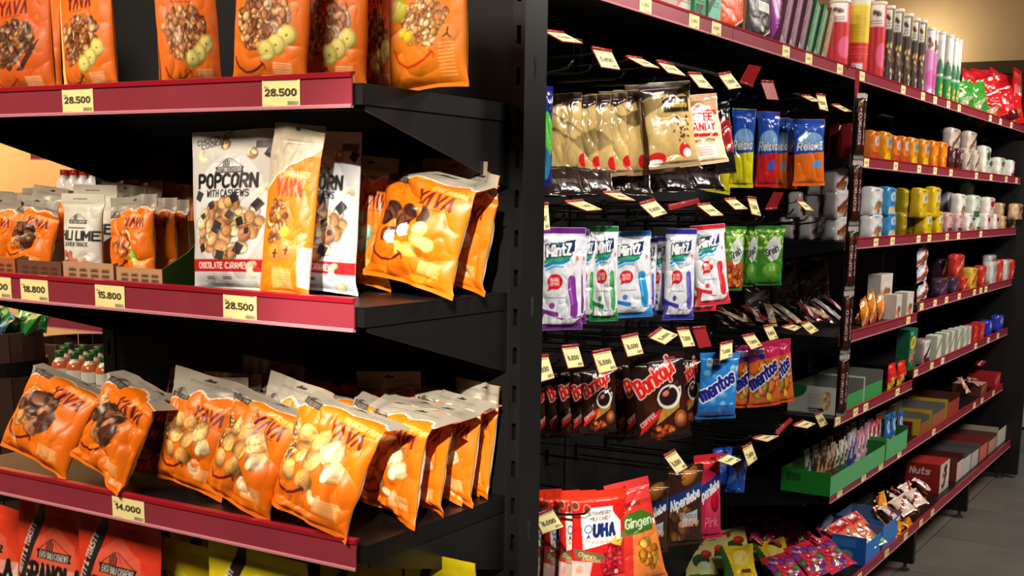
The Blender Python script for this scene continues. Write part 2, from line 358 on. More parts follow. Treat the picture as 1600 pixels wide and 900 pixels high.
def put_shelf(P, name, label, cat, cx, wpx, t, deck, b=None, Y=None, X=None, yaw=0, lean=0, roll=0, group=None, depth=1, hm=1):
    """P=(parts,w,h). stands on a deck at height `deck`, its outline measured on the photograph"""
    parts, w0, h0 = P
    if Y is not None: pt = np.array([xat(cx, Y, deck), Y, deck]); pl = ('Y', Y)
    elif X is not None: pt = np.array([X, yat(cx, X, deck), deck]); pl = ('X', X)
    else: pt = onZ(cx, b, deck); pl = ('Y', pt[1]) if deck_is_end(deck) else ('X', pt[0])
    fnt = onY if pl[0] == 'Y' else onX
    top = fnt(cx, t, pl[1]); hz = (top[2]-deck)*hm
    ya = math.radians(yaw); B = basis(yaw, lean, roll)
    ax = np.array(B @ Vector((0, 0, 1))); h = hz/max(ax[2], .3)
    mid = fnt(cx, t, pl[1]); midz = deck+hz/2
    if pl[0] == 'Y': mid = np.array([xat(cx, pl[1], midz), pl[1], midz])
    else: mid = np.array([pl[1], yat(cx, pl[1], midz), midz])
    base = mid-ax*h/2; base[2] = deck
    a = np.array([math.cos(ya), math.sin(ya), 0]); w = wpx*scl(mid)/max(abs(a@rt), .25)
    low = abs(math.sin(math.radians(roll)))*w/2*.9+.001; base[2] += low
    return put(parts, name, label, cat, base, yaw, lean, roll, (w/w0, depth, h/h0), group)
def deck_is_end(d): return any(abs(d-z) < .004 for z in (1.577, 1.340, 1.072))
def put_hang(P, name, label, cat, l, r, t, b, X, yaw=62, lean=0, roll=0, group=None, depth=1):
    parts, w0, h0 = P; cx = (l+r)/2; m = onX(cx, (t+b)/2, X)
    hz = onX(cx, t, X)[2]-onX(cx, b, X)[2]; B = basis(yaw, lean, roll); ax = np.array(B @ Vector((0, 0, 1))); h = hz/max(ax[2], .3)
    ya = math.radians(yaw); a = np.array([math.cos(ya), math.sin(ya), 0]); w = (r-l)*scl(m)/max(abs(a@rt), .25)
    return put(parts, name, label, cat, m-ax*h/2, yaw, lean, roll, (w/w0, depth, h/h0), group)

def lay(P, name, label, cat, cx, cy, z, yaw, lean, roll=0, scale=(1, 1, 1), group=None):
    """a packet lying on a heap whose surface is at height z, centred where the photograph shows it"""
    parts, w0, h0 = P; c = onZ(cx, cy, z); ax = np.array(basis(yaw, lean, roll) @ Vector((0, 0, 1)))
    return put(parts, name, label, cat, c-ax*h0*scale[2]/2, yaw, lean, roll, scale, group)
# ------------------------------------------------------------------ the room
def wall_mat(name, rgb, ns=3, brick=False, rough=.8):
    m = material(name, rgb, rough=rough, spec=.2, noise=.25, nscale=ns)
    return m
def floor_mat():
    m = bpy.data.materials.new('grey_floor_tiles'); m.use_nodes = True; nt = m.node_tree; b = nt.nodes['Principled BSDF']
    b.inputs['Roughness'].default_value = .45
    tc = nt.nodes.new('ShaderNodeTexCoord'); br = nt.nodes.new('ShaderNodeTexBrick'); br.offset = 0
    br.inputs['Scale'].default_value = 1; br.inputs['Brick Width'].default_value = .6; br.inputs['Row Height'].default_value = .6; br.inputs['Mortar Size'].default_value = .003
    br.inputs['Color1'].default_value = (*s2l((98, 93, 86)), 1); br.inputs['Color2'].default_value = (*s2l((91, 86, 79)), 1); br.inputs['Mortar'].default_value = (*s2l((62, 58, 54)), 1)
    nt.links.new(tc.outputs['Object'], br.inputs['Vector'])
    n = nt.nodes.new('ShaderNodeTexNoise'); n.inputs['Scale'].default_value = 4; n.inputs['Detail'].default_value = 6; nt.links.new(tc.outputs['Object'], n.inputs['Vector'])
    mx = nt.nodes.new('ShaderNodeMix'); mx.data_type = 'RGBA'; mx.blend_type = 'OVERLAY'; mx.inputs[0].default_value = .35
    nt.links.new(br.outputs['Color'], mx.inputs[6]); nt.links.new(n.outputs['Fac'], mx.inputs[7]); nt.links.new(mx.outputs[2], b.inputs['Base Color'])
    return m
def struct(name, a, b, mat):
    m = MB(); m.box(a, b); o = part(name, m.mesh(name, mat)); o['kind'] = 'structure'; return o
CH = 3.5
struct('floor', (-6, -4.5, -.1), (4.5, 9.2, 0), floor_mat())
struct('ceiling', (-6, -4.5, CH), (4.5, 9.2, CH+.1), wall_mat('ceiling_paint', (150, 140, 125)))
struct('wall_back', (-6, 9, 0), (4.5, 9.2, CH), wall_mat('beige_wall', (205, 178, 135)))
struct('wall_left', (-6.2, -4.5, 0), (-6, 9.2, CH), wall_mat('warm_wall', (222, 172, 112)))
struct('wall_right', (4.5, -4.5, 0), (4.7, 9.2, CH), wall_mat('dim_wall', (90, 80, 70)))
struct('wall_front', (-6, -4.7, 0), (4.5, -4.5, CH), wall_mat('dim_wall_behind', (80, 72, 64)))
zb = onY(1560, 96, 8.9)[2]; zc = onY(1560, 116, 8.9)[2]
struct('trim_1', (-3, 8.86, zc), (4.5, 9.0, zb), wall_mat('dark_trim', (78, 68, 46)))
struct('trim_2', (-3, 8.9, 0), (4.5, 9.0, zc), wall_mat('brown_wall_cladding', (70, 52, 38)))
# ------------------------------------------------------------------ price labels
LCOL = (240, 226, 158)
def label_cv(num, nx, ny, W=4.0, H=3.7, col=LCOL, two=False, seed=1):
    c = CV(W, H, nx, ny, col)
    if ny > 25:
        c.scribble(.25, H-.75 if two else H-.5, W-.25, H-.18, 2 if two else 1, (90, 80, 60), .16, seed)
        c.text(num, W*.52, H*.36, .72, (44, 38, 32), .27, ctr=True, sp=.2)
        c.text('Rp', .22, H*.58, .28, (120, 110, 80), .2)
        for i in range(9): c.rect(W*.68+i*.13, .25, W*.68+i*.13+.07, .68, (70, 62, 50))
        c.scribble(.3, .16, 1.2, .3, 1, (150, 140, 100), .06, seed+1)
    else:
        c.text(num, W*.5, H*.38, .7, (120, 108, 80), .22, ctr=True, sp=.16); c.rect(W*.62, .25, W*.85, .7, (150, 138, 100)); c.rect(.4, H-.55, W-.4, H-.35, (170, 158, 115))
    return c
_lab = {}
def label_mesh(num, w, h, nx, ny, seed=1, two=False, th=.0006):
    k = (num, round(w, 4), round(h, 4), nx, ny, two)
    if k in _lab: return _lab[k]
    c = label_cv(num, nx, ny, w*100*(4/(w*100)), 3.7, two=two, seed=seed)
    me = box_mesh('price_label', w, th, h, {'f': c, 'b': (225, 215, 180), 'r': LCOL, 'l': LCOL, 't': LCOL, 'u': LCOL}, mat='paper', res=2)
    _lab[k] = me; return me
# ------------------------------------------------------------------ shelves
def rail_meshes(L, h=.037):
    """extruded along x from 0 to L, face at y=0 looking -y, bottom at z=0"""
    m = MB(); m.prism([(0, .002), (0, h-.005), (.0022, h-.005), (.0022, .002)], 0, 0, L); body = m.mesh('rail_face', 'railp')
    m = MB(); m.prism([(-.0018, h-.006), (-.0024, h-.001), (.001, h), (.006, h), (.006, h-.002), (.0005, h-.006)], 0, 0, L)
    lip = m.mesh('rail_lip', 'railr')
    m = MB(); m.prism([(-.002, -.0005), (-.0022, .002), (-.0008, .0035), (.003, .0025), (.003, -.0005)], 0, 0, L); lo = m.mesh('rail_lower_edge', 'railc')
    return [('rail_face', body), ('rail_lip', lip), ('rail_lower_edge', lo)]
def shelf(name, label, P0, yaw, L, depth, z, labels=(), brk=(True, True), bh=.085, gap=.0015, group=None, far=False, lip=.022, railw=None, tilt=0):
    """P0: front-left corner (seen from the front); z = rail bottom. local x along the front, y into the shelf"""
    o = thing(name, label, 'shelf', (P0[0], P0[1], z), group); o.rotation_euler = (0, 0, math.radians(yaw))
    m = MB(); dz = .026 if far else z_deck_off
    m.box((.001, .004, dz-.002), (L-.001, depth, dz)); m.box((.001, .004, dz-lip), (L-.001, .006, dz-.0022))
    m.box((.001, .0062, dz-lip), (.0025, depth, dz-.0022)); m.box((L-.0025, .0062, dz-lip), (L-.001, depth, dz-.0022))
    part('deck', m.mesh('deck', 'black'), o)
    for s, on in zip((0, 1), brk):
        if not on: continue
        x = .003 if s == 0 else L-.005
        m = MB(); m.prism([(.012, dz-lip+.001), (.012, dz-lip-.006), (depth, dz-bh-.028), (depth+.006, dz-bh-.028), (depth+.006, dz-lip+.001)], 0, x, x+.0022)
        part('bracket', m.mesh('bracket', 'blackd'), o)
    rr = thing_part_empty('price_rail', o)
    Mt = Matrix.Translation((gap, -.0005, 0))
    for n, me in rail_meshes((railw or L)-2*gap): part(n, me, rr, Mt)
    for (x, w, num, hi, seed) in labels:
        nx, ny = (60, 56) if hi else (14, 14)
        q = part('price_label', label_mesh(num, w, .0345 if hi else .033, nx, ny, seed, two=hi and seed % 2 == 0), o)
        q.location = (x+w/2, -.0013, .0018)
        if hi: q.rotation_euler = (0, math.radians(.8*(seed % 3-1)), 0)
    return o
def thing_part_empty(n, parent):
    e = bpy.data.objects.new(n, None); COL.objects.link(e); e.parent = parent; e.empty_display_size = .01; return e
XE0, XE1, YE, YP = -.425, .312, -.7898, -.4977
SA, SB, SCz = 1.5764, 1.3402, 1.072
def exl(px0, px1, z): a = xat(px0, YE, z); b = xat(px1, YE, z); return a-XE0, b-a
Ls = {}
for nm, zb_, dk, labs, lab in (
    ('A', 1.5514, SA, [(99, 147, '28.500', 4), (411, 470, '28.500', 2)], 'top visible black shelf of the end display, red rail with two 28.500 labels'),
    ('B', 1.3133, SB, [(-28, 19, '15.500', 1), (34, 77, '18.800', 3), (150, 196, '15.800', 5), (350, 402, '28.500', 2)], 'middle black shelf of the end display, its red price rail carrying four yellow labels'),
    ('C', 1.0423, SCz, [(177, 227, '14.000', 1)], 'lower black shelf of the end display, its red rail carrying one 14.000 label')):
    z_deck_off = dk-zb_
    ll = []
    for p0, p1, num, sd in labs:
        x, w = exl(p0, p1, zb_+.018); ll.append((x, w, num, True, sd))
    shelf('gondola_shelf', lab, (XE0, YE), 0, .323-XE0, -YE+YP, zb_, ll, railw=XE1-XE0+.0005, bh=.075)
z_deck_off = .26-.2335
sh = shelf('gondola_shelf', 'bottom black shelf of the end display under the red and yellow granola pouches', (XE0, YE), 0, .323-XE0, -YE+YP, .715, [], bh=.06)
DD = .715+z_deck_off
# end display frame: uprights with slots, back panel
def upright(label, x0, x1, y0, y1, z0, z1, slot_dx, key=False):
    o = thing('gondola_upright', label, 'upright', (x0, y0, z0)); T = Matrix.Translation((-x0, -y0, -z0))
    m = MB(); t = .002
    # front plate with two columns of slots
    cx = slot_dx; sw = .006; pitch = .05; sh_ = .022; xs = [x0, cx-sw/2, cx+sw/2, x1]
    m.box((xs[0], y0, z0), (xs[1], y0+t, z1)); m.box((xs[2], y0, z0), (xs[3], y0+t, z1))
    z = z0
    while z < z1:
        m.box((xs[1], y0, z), (xs[2], y0+t, min(z+pitch-sh_, z1))); z += pitch
    part('slotted_face', m.mesh('slotted_face', 'black'), o, T)
    m = MB(); m.box((x1-t, y0+t, z0), (x1, y1, z1)); m.box((x0, y0+t, z0), (x0+t, y1, z1)); m.box((x0+t, y1-t, z0), (x1-t, y1, z1))
    part('side_channel', m.mesh('side_channel', 'blackd'), o, T)
    if key:
        for zz in (1.03, 1.33, 1.63):
            m = MB(); yc = (y0+y1)/2; n = 14
            pts = [(yc+.0045*math.cos(a), zz+.0045*math.sin(a)) for a in [math.radians(-60+300*i/n) for i in range(n+1)]]
            pts = [(yc+.0045*math.cos(math.radians(-55+290*i/n)), zz+.0045*math.sin(math.radians(-55+290*i/n))) for i in range(n+1)]
            pts += [(yc-.0022, zz-.022), (yc+.0022, zz-.022)]
            m.prism(pts, 0, x1-.0005, x1+.0004); part('keyhole', m.mesh('keyhole', 'slot'), o, T)
    return o
upright('right black slotted upright post of the end display beside the peg hooks', .326, .3435, YP, -.4501+.006, .02, 2.0, .3345, True)
upright('left black slotted upright post of the end display beyond the cashew boxes', -.455, -.428, YP, -.4501, .02, 2.0, -.441)
o = MB(); o.box((-.428, YP+.004, .06), (.326, YP+.012, 1.98)); o = part('back_panel', o.mesh('back_panel', 'panel')); tag(o, 'plain black steel back panel behind the end display shelves', 'panel')
o = MB()
for i, z in enumerate((1.24, 1.5, 1.0)):
    m = MB(); m.box((-.42+.02, YP+.0025, z), (.32, YP+.0038, z+.0025))
# aisle run
XB = -.42
ZR = {1: 1.838, 2: 1.5753, 3: 1.3147, '4a': 1.0086, '4b': 1.048, '5a': .7424, '5b': .7851, 6: .4845, 7: .1797}
X7 = .063
DK = {k: v+.026 for k, v in ZR.items()}
bays = {0: (1, 7), 1: (1, 7), 2: (1, 2, 3, '4a', '5a', 6, 7), 3: (1, 2, 3, '4b', '5b', 6, 7), 4: (1, 2, 3, '4b', '5b', 6, 7), 5: (1,)}
RL = {1: [1002, 1079, 1114, 1224, 1260, 1309, 1344, 1409, 1440, 1459, 1480, 1497, 1546, 1562, 1579], 2: [1351, 1397, 1434, 1459, 1484, 1524, 1547, 1571, 1587], 3: [1366, 1392, 1433, 1450, 1478, 1496, 1531],
 '4a': [1417], '4b': [1438, 1459, 1477, 1497, 1521, 1531, 1539], '5a': [1306, 1334, 1350, 1400], '5b': [1429, 1454, 1471, 1523, 1543, 1558], 6: [1309, 1347, 1374, 1403, 1457, 1521, 1533, 1551], 7: [1340, 1383, 1413, 1437, 1455]}
BN = ['nearest', 'second-nearest', 'middle', 'second-farthest', 'farthest', 'very last']
LV = {1: 'top', 2: 'second', 3: 'third', '4a': 'fourth', '4b': 'fourth', '5a': 'fifth', '5b': 'fifth', 6: 'sixth', 7: 'bottom'}
z_deck_off = .026
for bay, lv in bays.items():
    for k in lv:
        X = X7 if k == 7 else 0; ll = []
        for p in RL.get(k, []):
            Y = yat(p, X, ZR[k]+.02)
            if bay+.005 < Y < bay+.97: ll.append((Y-bay-.01, .055, random.Random(p).choice(['6.000', '8.500', '7.900', '12.500', '9.300']), False, p))
        shelf('gondola_shelf', f'{LV[k]} black aisle shelf in the {BN[bay]} bay, {"rail with yellow labels" if ll else "rail without labels"}', (X, bay), 90, 1.0, X-XB-.01, ZR[k], ll, far=True, bh=.07, brk=(k != 7 and (bay == 2 or k in (1,)), k != 7))
for k in range(6):
    o = thing('gondola_upright', f'black upright behind the aisle shelves, {ORD[k]} from the near end', 'upright', (XB, k, 0))
    m = MB(); m.box((-.03, -.025, .03), (.0, .025, 1.95)); part('column', m.mesh('column', 'black'), o)
    m = MB(); m.box((.002, -.018, .035), (X7-XB-.006, .018, ZR[7]-.002)); part('base_leg', m.mesh('base_leg', 'black'), o)
    m = MB(); m.lathe([(.02, 0), (.02, .006), (.008, .009), (.006, .036)], 14, (X7-XB-.04, 0)); part('levelling_foot', m.mesh('levelling_foot', 'dark'), o)
    m = MB(); m.box((XB-.012, k+.027, .2), (XB-.004, k+.973, 1.95))
    if k < 5:
        o = part('back_panel', m.mesh('back_panel', 'panel')); tag(o, f'black steel back panel of the {BN[k]} bay in the long aisle run', 'panel')
m = MB(); m.box((-.5, 5.03, .02), (.105, 5.07, 1.80)); o = part('end_panel', m.mesh('end_panel', 'black')); tag(o, 'tall black end panel closing the far end of the aisle run', 'panel')
# shelves of bay one and two start beyond: cross bars that carry the pegs
o = None
TAGS = []  # (row, corners TL TR BR BL, kind, dx)
TG = [
 (1, (852,49),(881,52),(910,67),(879,64),'y'), (1, (926,76),(955,81),(968,108),(940,104),'y'), (1, (980,89),(1003,92),(1030,106),(1006,103),'y'), (1, (1027,96),(1052,102),(1071,118),(1044,113),'y'),
 (1, (1076,115),(1095,116),(1114,138),(1093,136),'y'), (1, (1123,117),(1141,114),(1158,136),(1139,139),'y'), (1, (1157,127),(1176,133),(1189,105),(1171,102),'r'), (1, (1190,128),(1208,129),(1216,155),(1199,154),'r'),
 (1, (1253,150),(1266,150),(1283,159),(1268,158),'y'), (1, (1276,148),(1289,150),(1294,173),(1281,170),'y'), (1, (1300,164),(1312,164),(1331,174),(1320,174),'y'),
 (2, (834,322),(856,320),(859,358),(837,361),'y'), (2, (884,316),(911,314),(940,327),(917,329),'y'), (2, (943,301),(968,301),(992,313),(967,311),'y'), (2, (1000,319),(1023,313),(1043,333),(1021,339),'y'),
 (2, (1045,322),(1090,312),(1093,316),(1048,327),'r'), (2, (1090,321),(1109,319),(1130,336),(1111,337),'y'), (2, (1133,312),(1149,311),(1168,326),(1149,327),'y'), (2, (1168,309),(1181,311),(1189,337),(1175,334),'y'),
 (2, (1197,326),(1214,324),(1224,302),(1210,301),'r'), (2, (1245,314),(1256,315),(1271,329),(1259,328),'y'),
 (3, (830,560),(856,557),(866,590),(838,598),'y'), (3, (878,543),(903,541),(912,572),(888,575),'y'), (3, (926,552),(953,547),(964,577),(936,583),'y'), (3, (971,528),(996,523),(1005,552),(981,557),'y'),
 (3, (1014,527),(1034,513),(1059,523),(1039,538),'y'), (3, (1058,515),(1076,514),(1086,540),(1068,542),'y'), (3, (1083,514),(1102,512),(1111,540),(1093,543),'r'), (3, (1126,538),(1144,534),(1144,557),(1125,563),'y'),
 (3, (1160,526),(1178,522),(1191,540),(1174,546),'y'), (3, (1193,511),(1206,508),(1216,528),(1203,532),'y'), (3, (1222,511),(1238,507),(1252,511),(1242,517),'y'), (3, (1251,507),(1263,502),(1279,516),(1267,522),'y'),
 (4, (1212,675),(1235,654),(1238,657),(1216,679),'r'), (4, (1240,665),(1256,657),(1274,662),(1261,669),'y'), (4, (1273,649),(1283,644),(1293,662),(1282,668),'y'), (4, (1177,685),(1192,680),(1217,681),(1199,690),'y'),
 (4, (1160,701),(1174,693),(1183,717),(1169,728),'y'), (4, (1119,719),(1136,710),(1158,718),(1143,727),'y'), (4, (1038,714),(1055,704),(1074,730),(1057,740),'y'), (4, (835,807),(863,796),(880,823),(848,834),'y')]
NUM = ['8.000', '5.800', '7.500', '6.900', '7.000', '7.600', '6.800', '5.500']
ROWN = {1: 'top', 2: 'second', 3: 'third', 4: 'lowest'}
cnt = {}
XT = .0
def quad_slab(pts, off, th, nx, ny, cv=None, mat='paper', name='price_label', org=None):
    """thin slab spanned by four corner points TL TR BR BL"""
    TL, TR, BR, BL = [np.array(p) for p in pts]; n = np.cross(TR-TL, BL-TL); n /= np.linalg.norm(n)
    if n@(CAM-TL) < 0: n = -n
    U, W_ = np.meshgrid(np.linspace(0, 1, nx), np.linspace(0, 1, ny)); U = U[..., None]; W_ = W_[..., None]
    P = (BL*(1-U)+BR*U)*(1-W_)+(TL*(1-U)+TR*U)*W_
    A = P+n*off; B = P+n*(off-th); A = A.reshape(-1, 3)-org; B = B.reshape(-1, 3)-org; k = nx*ny
    V = np.concatenate([A, B]); C = np.concatenate([cv.c.reshape(-1, 3)]*2) if cv is not None else None
    Fc = np.concatenate([grid_faces(nx, ny), grid_faces(nx, ny, k, True)])
    rim = [j for j in range(nx)]+[(i+1)*nx-1 for i in range(1, ny)]+[ny*nx-1-j for j in range(1, nx)]+[(ny-1-i)*nx for i in range(1, ny-1)]
    rim = np.array(rim); nxt = np.roll(rim, -1); Fc = np.concatenate([Fc, np.stack([nxt, rim, rim+k, nxt+k], 1)])
    return new_mesh(name, V, Fc, mat, C, smooth=False)
for ti, (row, a, b, c, d, kd) in enumerate(TG):
    cnt[row] = cnt.get(row, 0)+1
    flat = abs(max(p[1] for p in (a, b, c, d))-min(p[1] for p in (a, b, c, d))) < 20
    dx = .03 if flat else .012
    TL, TR = onX(*a, XT), onX(*b, XT); BR, BL = onX(*c, XT+dx), onX(*d, XT+dx)
    Y = (TL[1]+TR[1])/2; Z = (TL[2]+TR[2])/2
    org = np.array([XB, Y, Z])
    desc = 'yellow label' if kd == 'y' else 'bare red holder'
    tone = 'nearly flat' if flat else 'hanging steeply'
    o = thing('peg_hook', f'black wire peg, {desc} {tone}, {ORD[cnt[row]-1]} tag from left in the {ROWN[row]} row', 'peg hook', org)
    m = MB(); L = XT-XB
    m.tube([(.003, 0, -.045), (L-.05, 0, -.040), (L-.03, 0, -.036), (L-.018, 0, -.022)], .0024)
    m.tube([(.003, 0, -.018), (L-.03, 0, -.006), (L-.006, 0, .0)], .0016)
    part('wire', m.mesh('wire', 'wire', True), o)
    m = MB(); m.box((.0005, -.02, -.055), (.004, .02, -.008)); part('back_plate', m.mesh('back_plate', 'wire'), o)
    pts = [TL, TR, BR, BL]; cen = sum(pts)/4
    h = part('tag_holder', quad_slab([cen+(p-cen)*1.07 for p in pts], -.0003, .0014, 2, 2, None, 'tagred', 'tag_holder', org), o)
    m = MB(); e0 = (TL-org)+(TL-BL)*.05; e1 = (TR-org)+(TR-BR)*.05; m.tube([e0, e1], .0035, 10); part('holder_roll', m.mesh('holder_roll', 'tagred', True), o)
    if kd == 'y':
        cv = label_cv(NUM[ti % 8], 30, 28, seed=ti)
        part('price_label', quad_slab(pts, .0004, .0005, 30, 28, cv, 'paper', 'price_label', org), o)
# clear long flag between two tags in the top row and extra empty pegs
EX = [(1, 905, 1.70), (1, 1150, 1.69), (1, 1240, 1.69), (2, 1228, 1.40), (2, 1270, 1.405), (2, 1292, 1.40), (2, 1190, 1.40), (3, 1120, 1.12), (3, 1215, 1.10), (3, 900, 1.12), (4, 930, .80), (4, 985, .815), (4, 1090, .80), (4, 1180, .81), (4, 1136, .79)]
for i, (row, px, z) in enumerate(EX):
    Y = yat(px, 0, z)
    o = thing('peg_hook', f'bare black wire peg at {["the gold candy bags", "the blue and yellow bags", "the orange and blue bag", "the right of the green bags, leftmost", "the right of the green bags, middle", "the right of the green bags, rightmost", "the green bags", "the blue candy bag", "the fruit candy bags", "the coffee candy slivers", "the strawberry candy pouch", "the ginger candy bag", "the pink candy pouch", "the right side of the blue twisted bags", "the left side of the blue twisted bags"][i]}', 'peg hook', (XB, Y, z))
    m = MB(); L = -XB-.03
    m.tube([(.003, 0, -.012), (L-.05, 0, -.004), (L-.02, 0, .0), (L+.005, 0, .006), (L+.016, 0, .018)], .0026)
    part('wire', m.mesh('wire', 'wire', True), o)
    m = MB(); m.box((.0005, -.02, -.03), (.004, .02, .01)); part('back_plate', m.mesh('back_plate', 'wire'), o)
# ------------------------------------------------------------------ printed designs
OR = (236, 116, 14); ORD_ = (214, 92, 10); GREY = (152, 145, 132); MAR = (104, 26, 30); BK = (30, 27, 27); WH = (236, 234, 230); CRM = (232, 214, 170)
def logo_mountain(c, x, y, s, col, ban=BK, bt=GREY, banner=True):
    c.line([(x-1.6*s, y), (x-.6*s, y+.75*s), (x-.2*s, y+.85*s), (x+.2*s, y+.78*s), (x+.9*s, y+.35*s), (x+1.6*s, y)], .05*s, col)
    c.line([(x+.1*s, y+.7*s), (x+.3*s, y+.2*s)], .03*s, col); c.line([(x-.1*s, y+.7*s), (x-.4*s, y+.5*s)], .03*s, col)
    for i in range(4):
        xx = x-.85*s+i*.22*s; hh = (.45+.12*((i*7) % 3))*s; c.line([(xx, y), (xx+.05*s, y+hh)], .13*s, col); c.ell(xx+.05*s, y+hh+.06*s, .07*s, .07*s, col)
    if banner:
        c.poly([(x-1.9*s, y-.75*s), (x+1.9*s, y-.75*s), (x+1.75*s, y-.4*s), (x+1.9*s, y-.05*s), (x-1.9*s, y-.05*s), (x-1.75*s, y-.4*s)], ban)
        c.text('EAST BALI CASHEWS', x, y-.6*s, .42*s, bt, .17, slant=.12, fit=3.2*s, ctr=True)
def smile(c, x, y, r, col):
    c.line([(x-r, y+r*.55), (x-r*.8, y+r*.1), (x-r*.35, y-r*.18), (x+r*.1, y-r*.15), (x+r*.55, y+.02*r), (x+r*.95, y+r*.3)], .38, col)
    c.line([(x+r*.8, y+r*.4), (x+r*1.0, y+r*.28), (x+r*1.02, y+r*.08)], .22, col)
CHOC = [(92, 50, 34), (120, 70, 48), (70, 38, 28), (150, 96, 66)]; NUT = [(214, 156, 92), (232, 182, 118), (196, 134, 76)]; PUF = [(238, 186, 110), (226, 168, 92), (246, 204, 138)]
BAN = [(222, 210, 96), (232, 222, 130), (206, 196, 80)]; GRA = [(178, 112, 62), (146, 84, 44), (204, 146, 90), (118, 66, 38), (222, 172, 120)]; PRW = [(214, 110, 52), (234, 140, 80), (200, 90, 40)]
def cashew(c, x, y, r, rot=0, col=(240, 220, 176)):
    for i in range(9):
        a = rot+math.radians(i*20); c.ell(x+r*.66*math.cos(a), y+r*.66*math.sin(a), r*(.34+.03*math.sin(i*.39)*3), r*(.34+.03*math.sin(i*.39)*3), [min(255, v*(.88+.03*i)) for v in col], 0, .3)
def art_yava(kind, nx=112, ny=150, seed=0, W=14., H=19., tear=14.9, head=True):
    c = CV(W, H, nx, ny, OR); c.noise(.06, .5, seed)
    c.text('Y^V^', 6.6, 11.0, 1.75, MAR, .23, slant=.16, rot=-.06, fit=6.0, sp=.12)
    sub = {'choc': 'CRUNCHY CHOC', 'puffs': 'CRUNCHY PUFFS', 'banana': 'CHOC BANANA', 'lime': 'GARLIC', 'green': 'PUFFS'}[kind]
    c.text(sub, 8.2, 13.1, .5, (250, 214, 160), .2, rot=-.06, slant=.1); c.scribble(7.6, 10.1, 11.5, 10.5, 1, MAR, .13, seed)
    if kind == 'choc':
        c.blobs(3.2, 9.2, 1.5, 2.2, 26, .22, .34, [(226, 184, 110), (206, 160, 90)], seed+3)
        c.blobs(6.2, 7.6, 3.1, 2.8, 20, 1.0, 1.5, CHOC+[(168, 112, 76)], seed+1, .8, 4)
        c.poly([(7, 5.2), (9.6, 5.6), (10.3, 8.2), (8.0, 8.6), (6.6, 6.8)], (74, 38, 28)); c.line([(7.4, 6.3), (10, 6.9)], .12, (120, 72, 50)); c.line([(8.2, 5.4), (9, 8.4)], .12, (120, 72, 50))
        c.blobs(4.6, 5.6, 1.1, .7, 4, .8, 1.1, NUT, seed+5, .6, 3)
    elif kind == 'puffs':
        c.blobs(1.9, 8.2, .9, 2.8, 46, .22, .36, [(240, 214, 150), (110, 84, 60), (226, 190, 120)], seed+3)
        for i, (x, y) in enumerate([(4.4, 9.9), (6.9, 9.9), (8.9, 8.9), (4.3, 7.6), (7.0, 7.3), (10.3, 6.9), (3.6, 4.9), (6.8, 4.6), (9.4, 9.3)]):
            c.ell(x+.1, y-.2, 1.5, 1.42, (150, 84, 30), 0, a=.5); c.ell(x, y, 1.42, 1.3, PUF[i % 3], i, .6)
            for k in range(8): c.ell(x+1.0*math.cos(i*2+k*1.4)*.7, y+.9*math.sin(i+k*1.7)*.7, .22, .14, (190, 126, 66), k, a=.55)
        cashew(c, 10.6, 6.0, 1.35, .6); cashew(c, 9.0, 3.4, 1.35, 3.2)
    elif kind == 'banana':
        c.blobs(4.6, 8.4, 2.6, 1.4, 10, .9, 1.25, CHOC, seed+1, .8, 4); c.blobs(8.6, 9.4, .6, .5, 3, .9, 1.1, CHOC, seed+2, .8, 4)
        c.blobs(4.0, 5.6, 1.0, .8, 4, .8, 1, [(120, 52, 40)], seed+4, .8, 2)
        for x, y in ((4.3, 5.4), (6.6, 6.7)): c.poly([(x-1.0, y-.5), (x-.2, y-1.0), (x+1.1, y-.5), (x+1.0, y+.7), (x+.1, y+1.1), (x-.9, y+.6)], (244, 226, 214)); c.line([(x-.8, y), (x+.8, y+.3)], .15, (206, 180, 168))
        for x, y in ((9.4, 7.4), (9.2, 5.8), (10.4, 5.4), (7.8, 4.2), (6.0, 4.0)): c.ell(x, y, 1.15, 1.0, BAN[int(x*3) % 3], .4, .3); c.ell(x, y, .3, .22, (236, 230, 170))
    elif kind == 'green':
        for x, y in ((5, 8.6), (7, 9), (4.2, 6.6), (6.4, 6.8), (8.6, 7), (5.4, 4.9), (8, 5)): c.ell(x, y, 1.3, 1.15, (150, 186, 168), .3, .5)
    else:
        c.blobs(5.4, 7.6, 2.2, 2.6, 12, .9, 1.3, PRW, seed+1, .8, 2)
        c.line([(7.2, 10), (8.6, 8.6), (8.8, 6.8), (8.0, 6.2)], .5, (240, 214, 170)); c.ell(9.0, 4.4, 1.5, 1.7, (120, 168, 40), .3, .2); c.ell(9.0, 4.4, 1.15, 1.35, (176, 208, 84), .3)
        for k in range(8): c.line([(9, 4.4), (9+1.1*math.cos(k*.785), 4.4+1.2*math.sin(k*.785))], .06, (220, 236, 150))
    smile(c, 3.9, 2.5, 3.0, MAR if kind != 'choc' else (88, 22, 24))
    c.poly([(8.9, 1.2), (12.6, 1.0), (12.7, 3.0), (9.2, 3.6)], (238, 150, 70), .6); c.scribble(9.1, 1.3, 12.5, 3.2, 6, (255, 224, 180), .13, seed+8)
    sh = int(1.25/H*(ny-1)); c.c = np.concatenate([np.repeat(c.c[:1], sh, 0), c.c[:-sh]]) if False else np.concatenate([np.repeat(c.c[:1], sh, 0), c.c[:ny-sh]])
    # torn paper header
    rs = random.Random(seed+11); edge = [(0, 12.7)]
    x = 0
    while x < W: edge.append((x, 12.7+(tear+.9-12.7)*min(1, x/6.2)**.8+.35*math.sin(x*1.3)+rs.uniform(-.18, .18))); x += .32
    edge.append((W, edge[-1][1]+.1))
    c.poly(edge+[(W, H), (0, H)], (244, 226, 200)); c.poly([(a, b+.28+.1*math.sin(a*7)) for a, b in edge]+[(W, H+.5), (0, H+.5)], GREY)
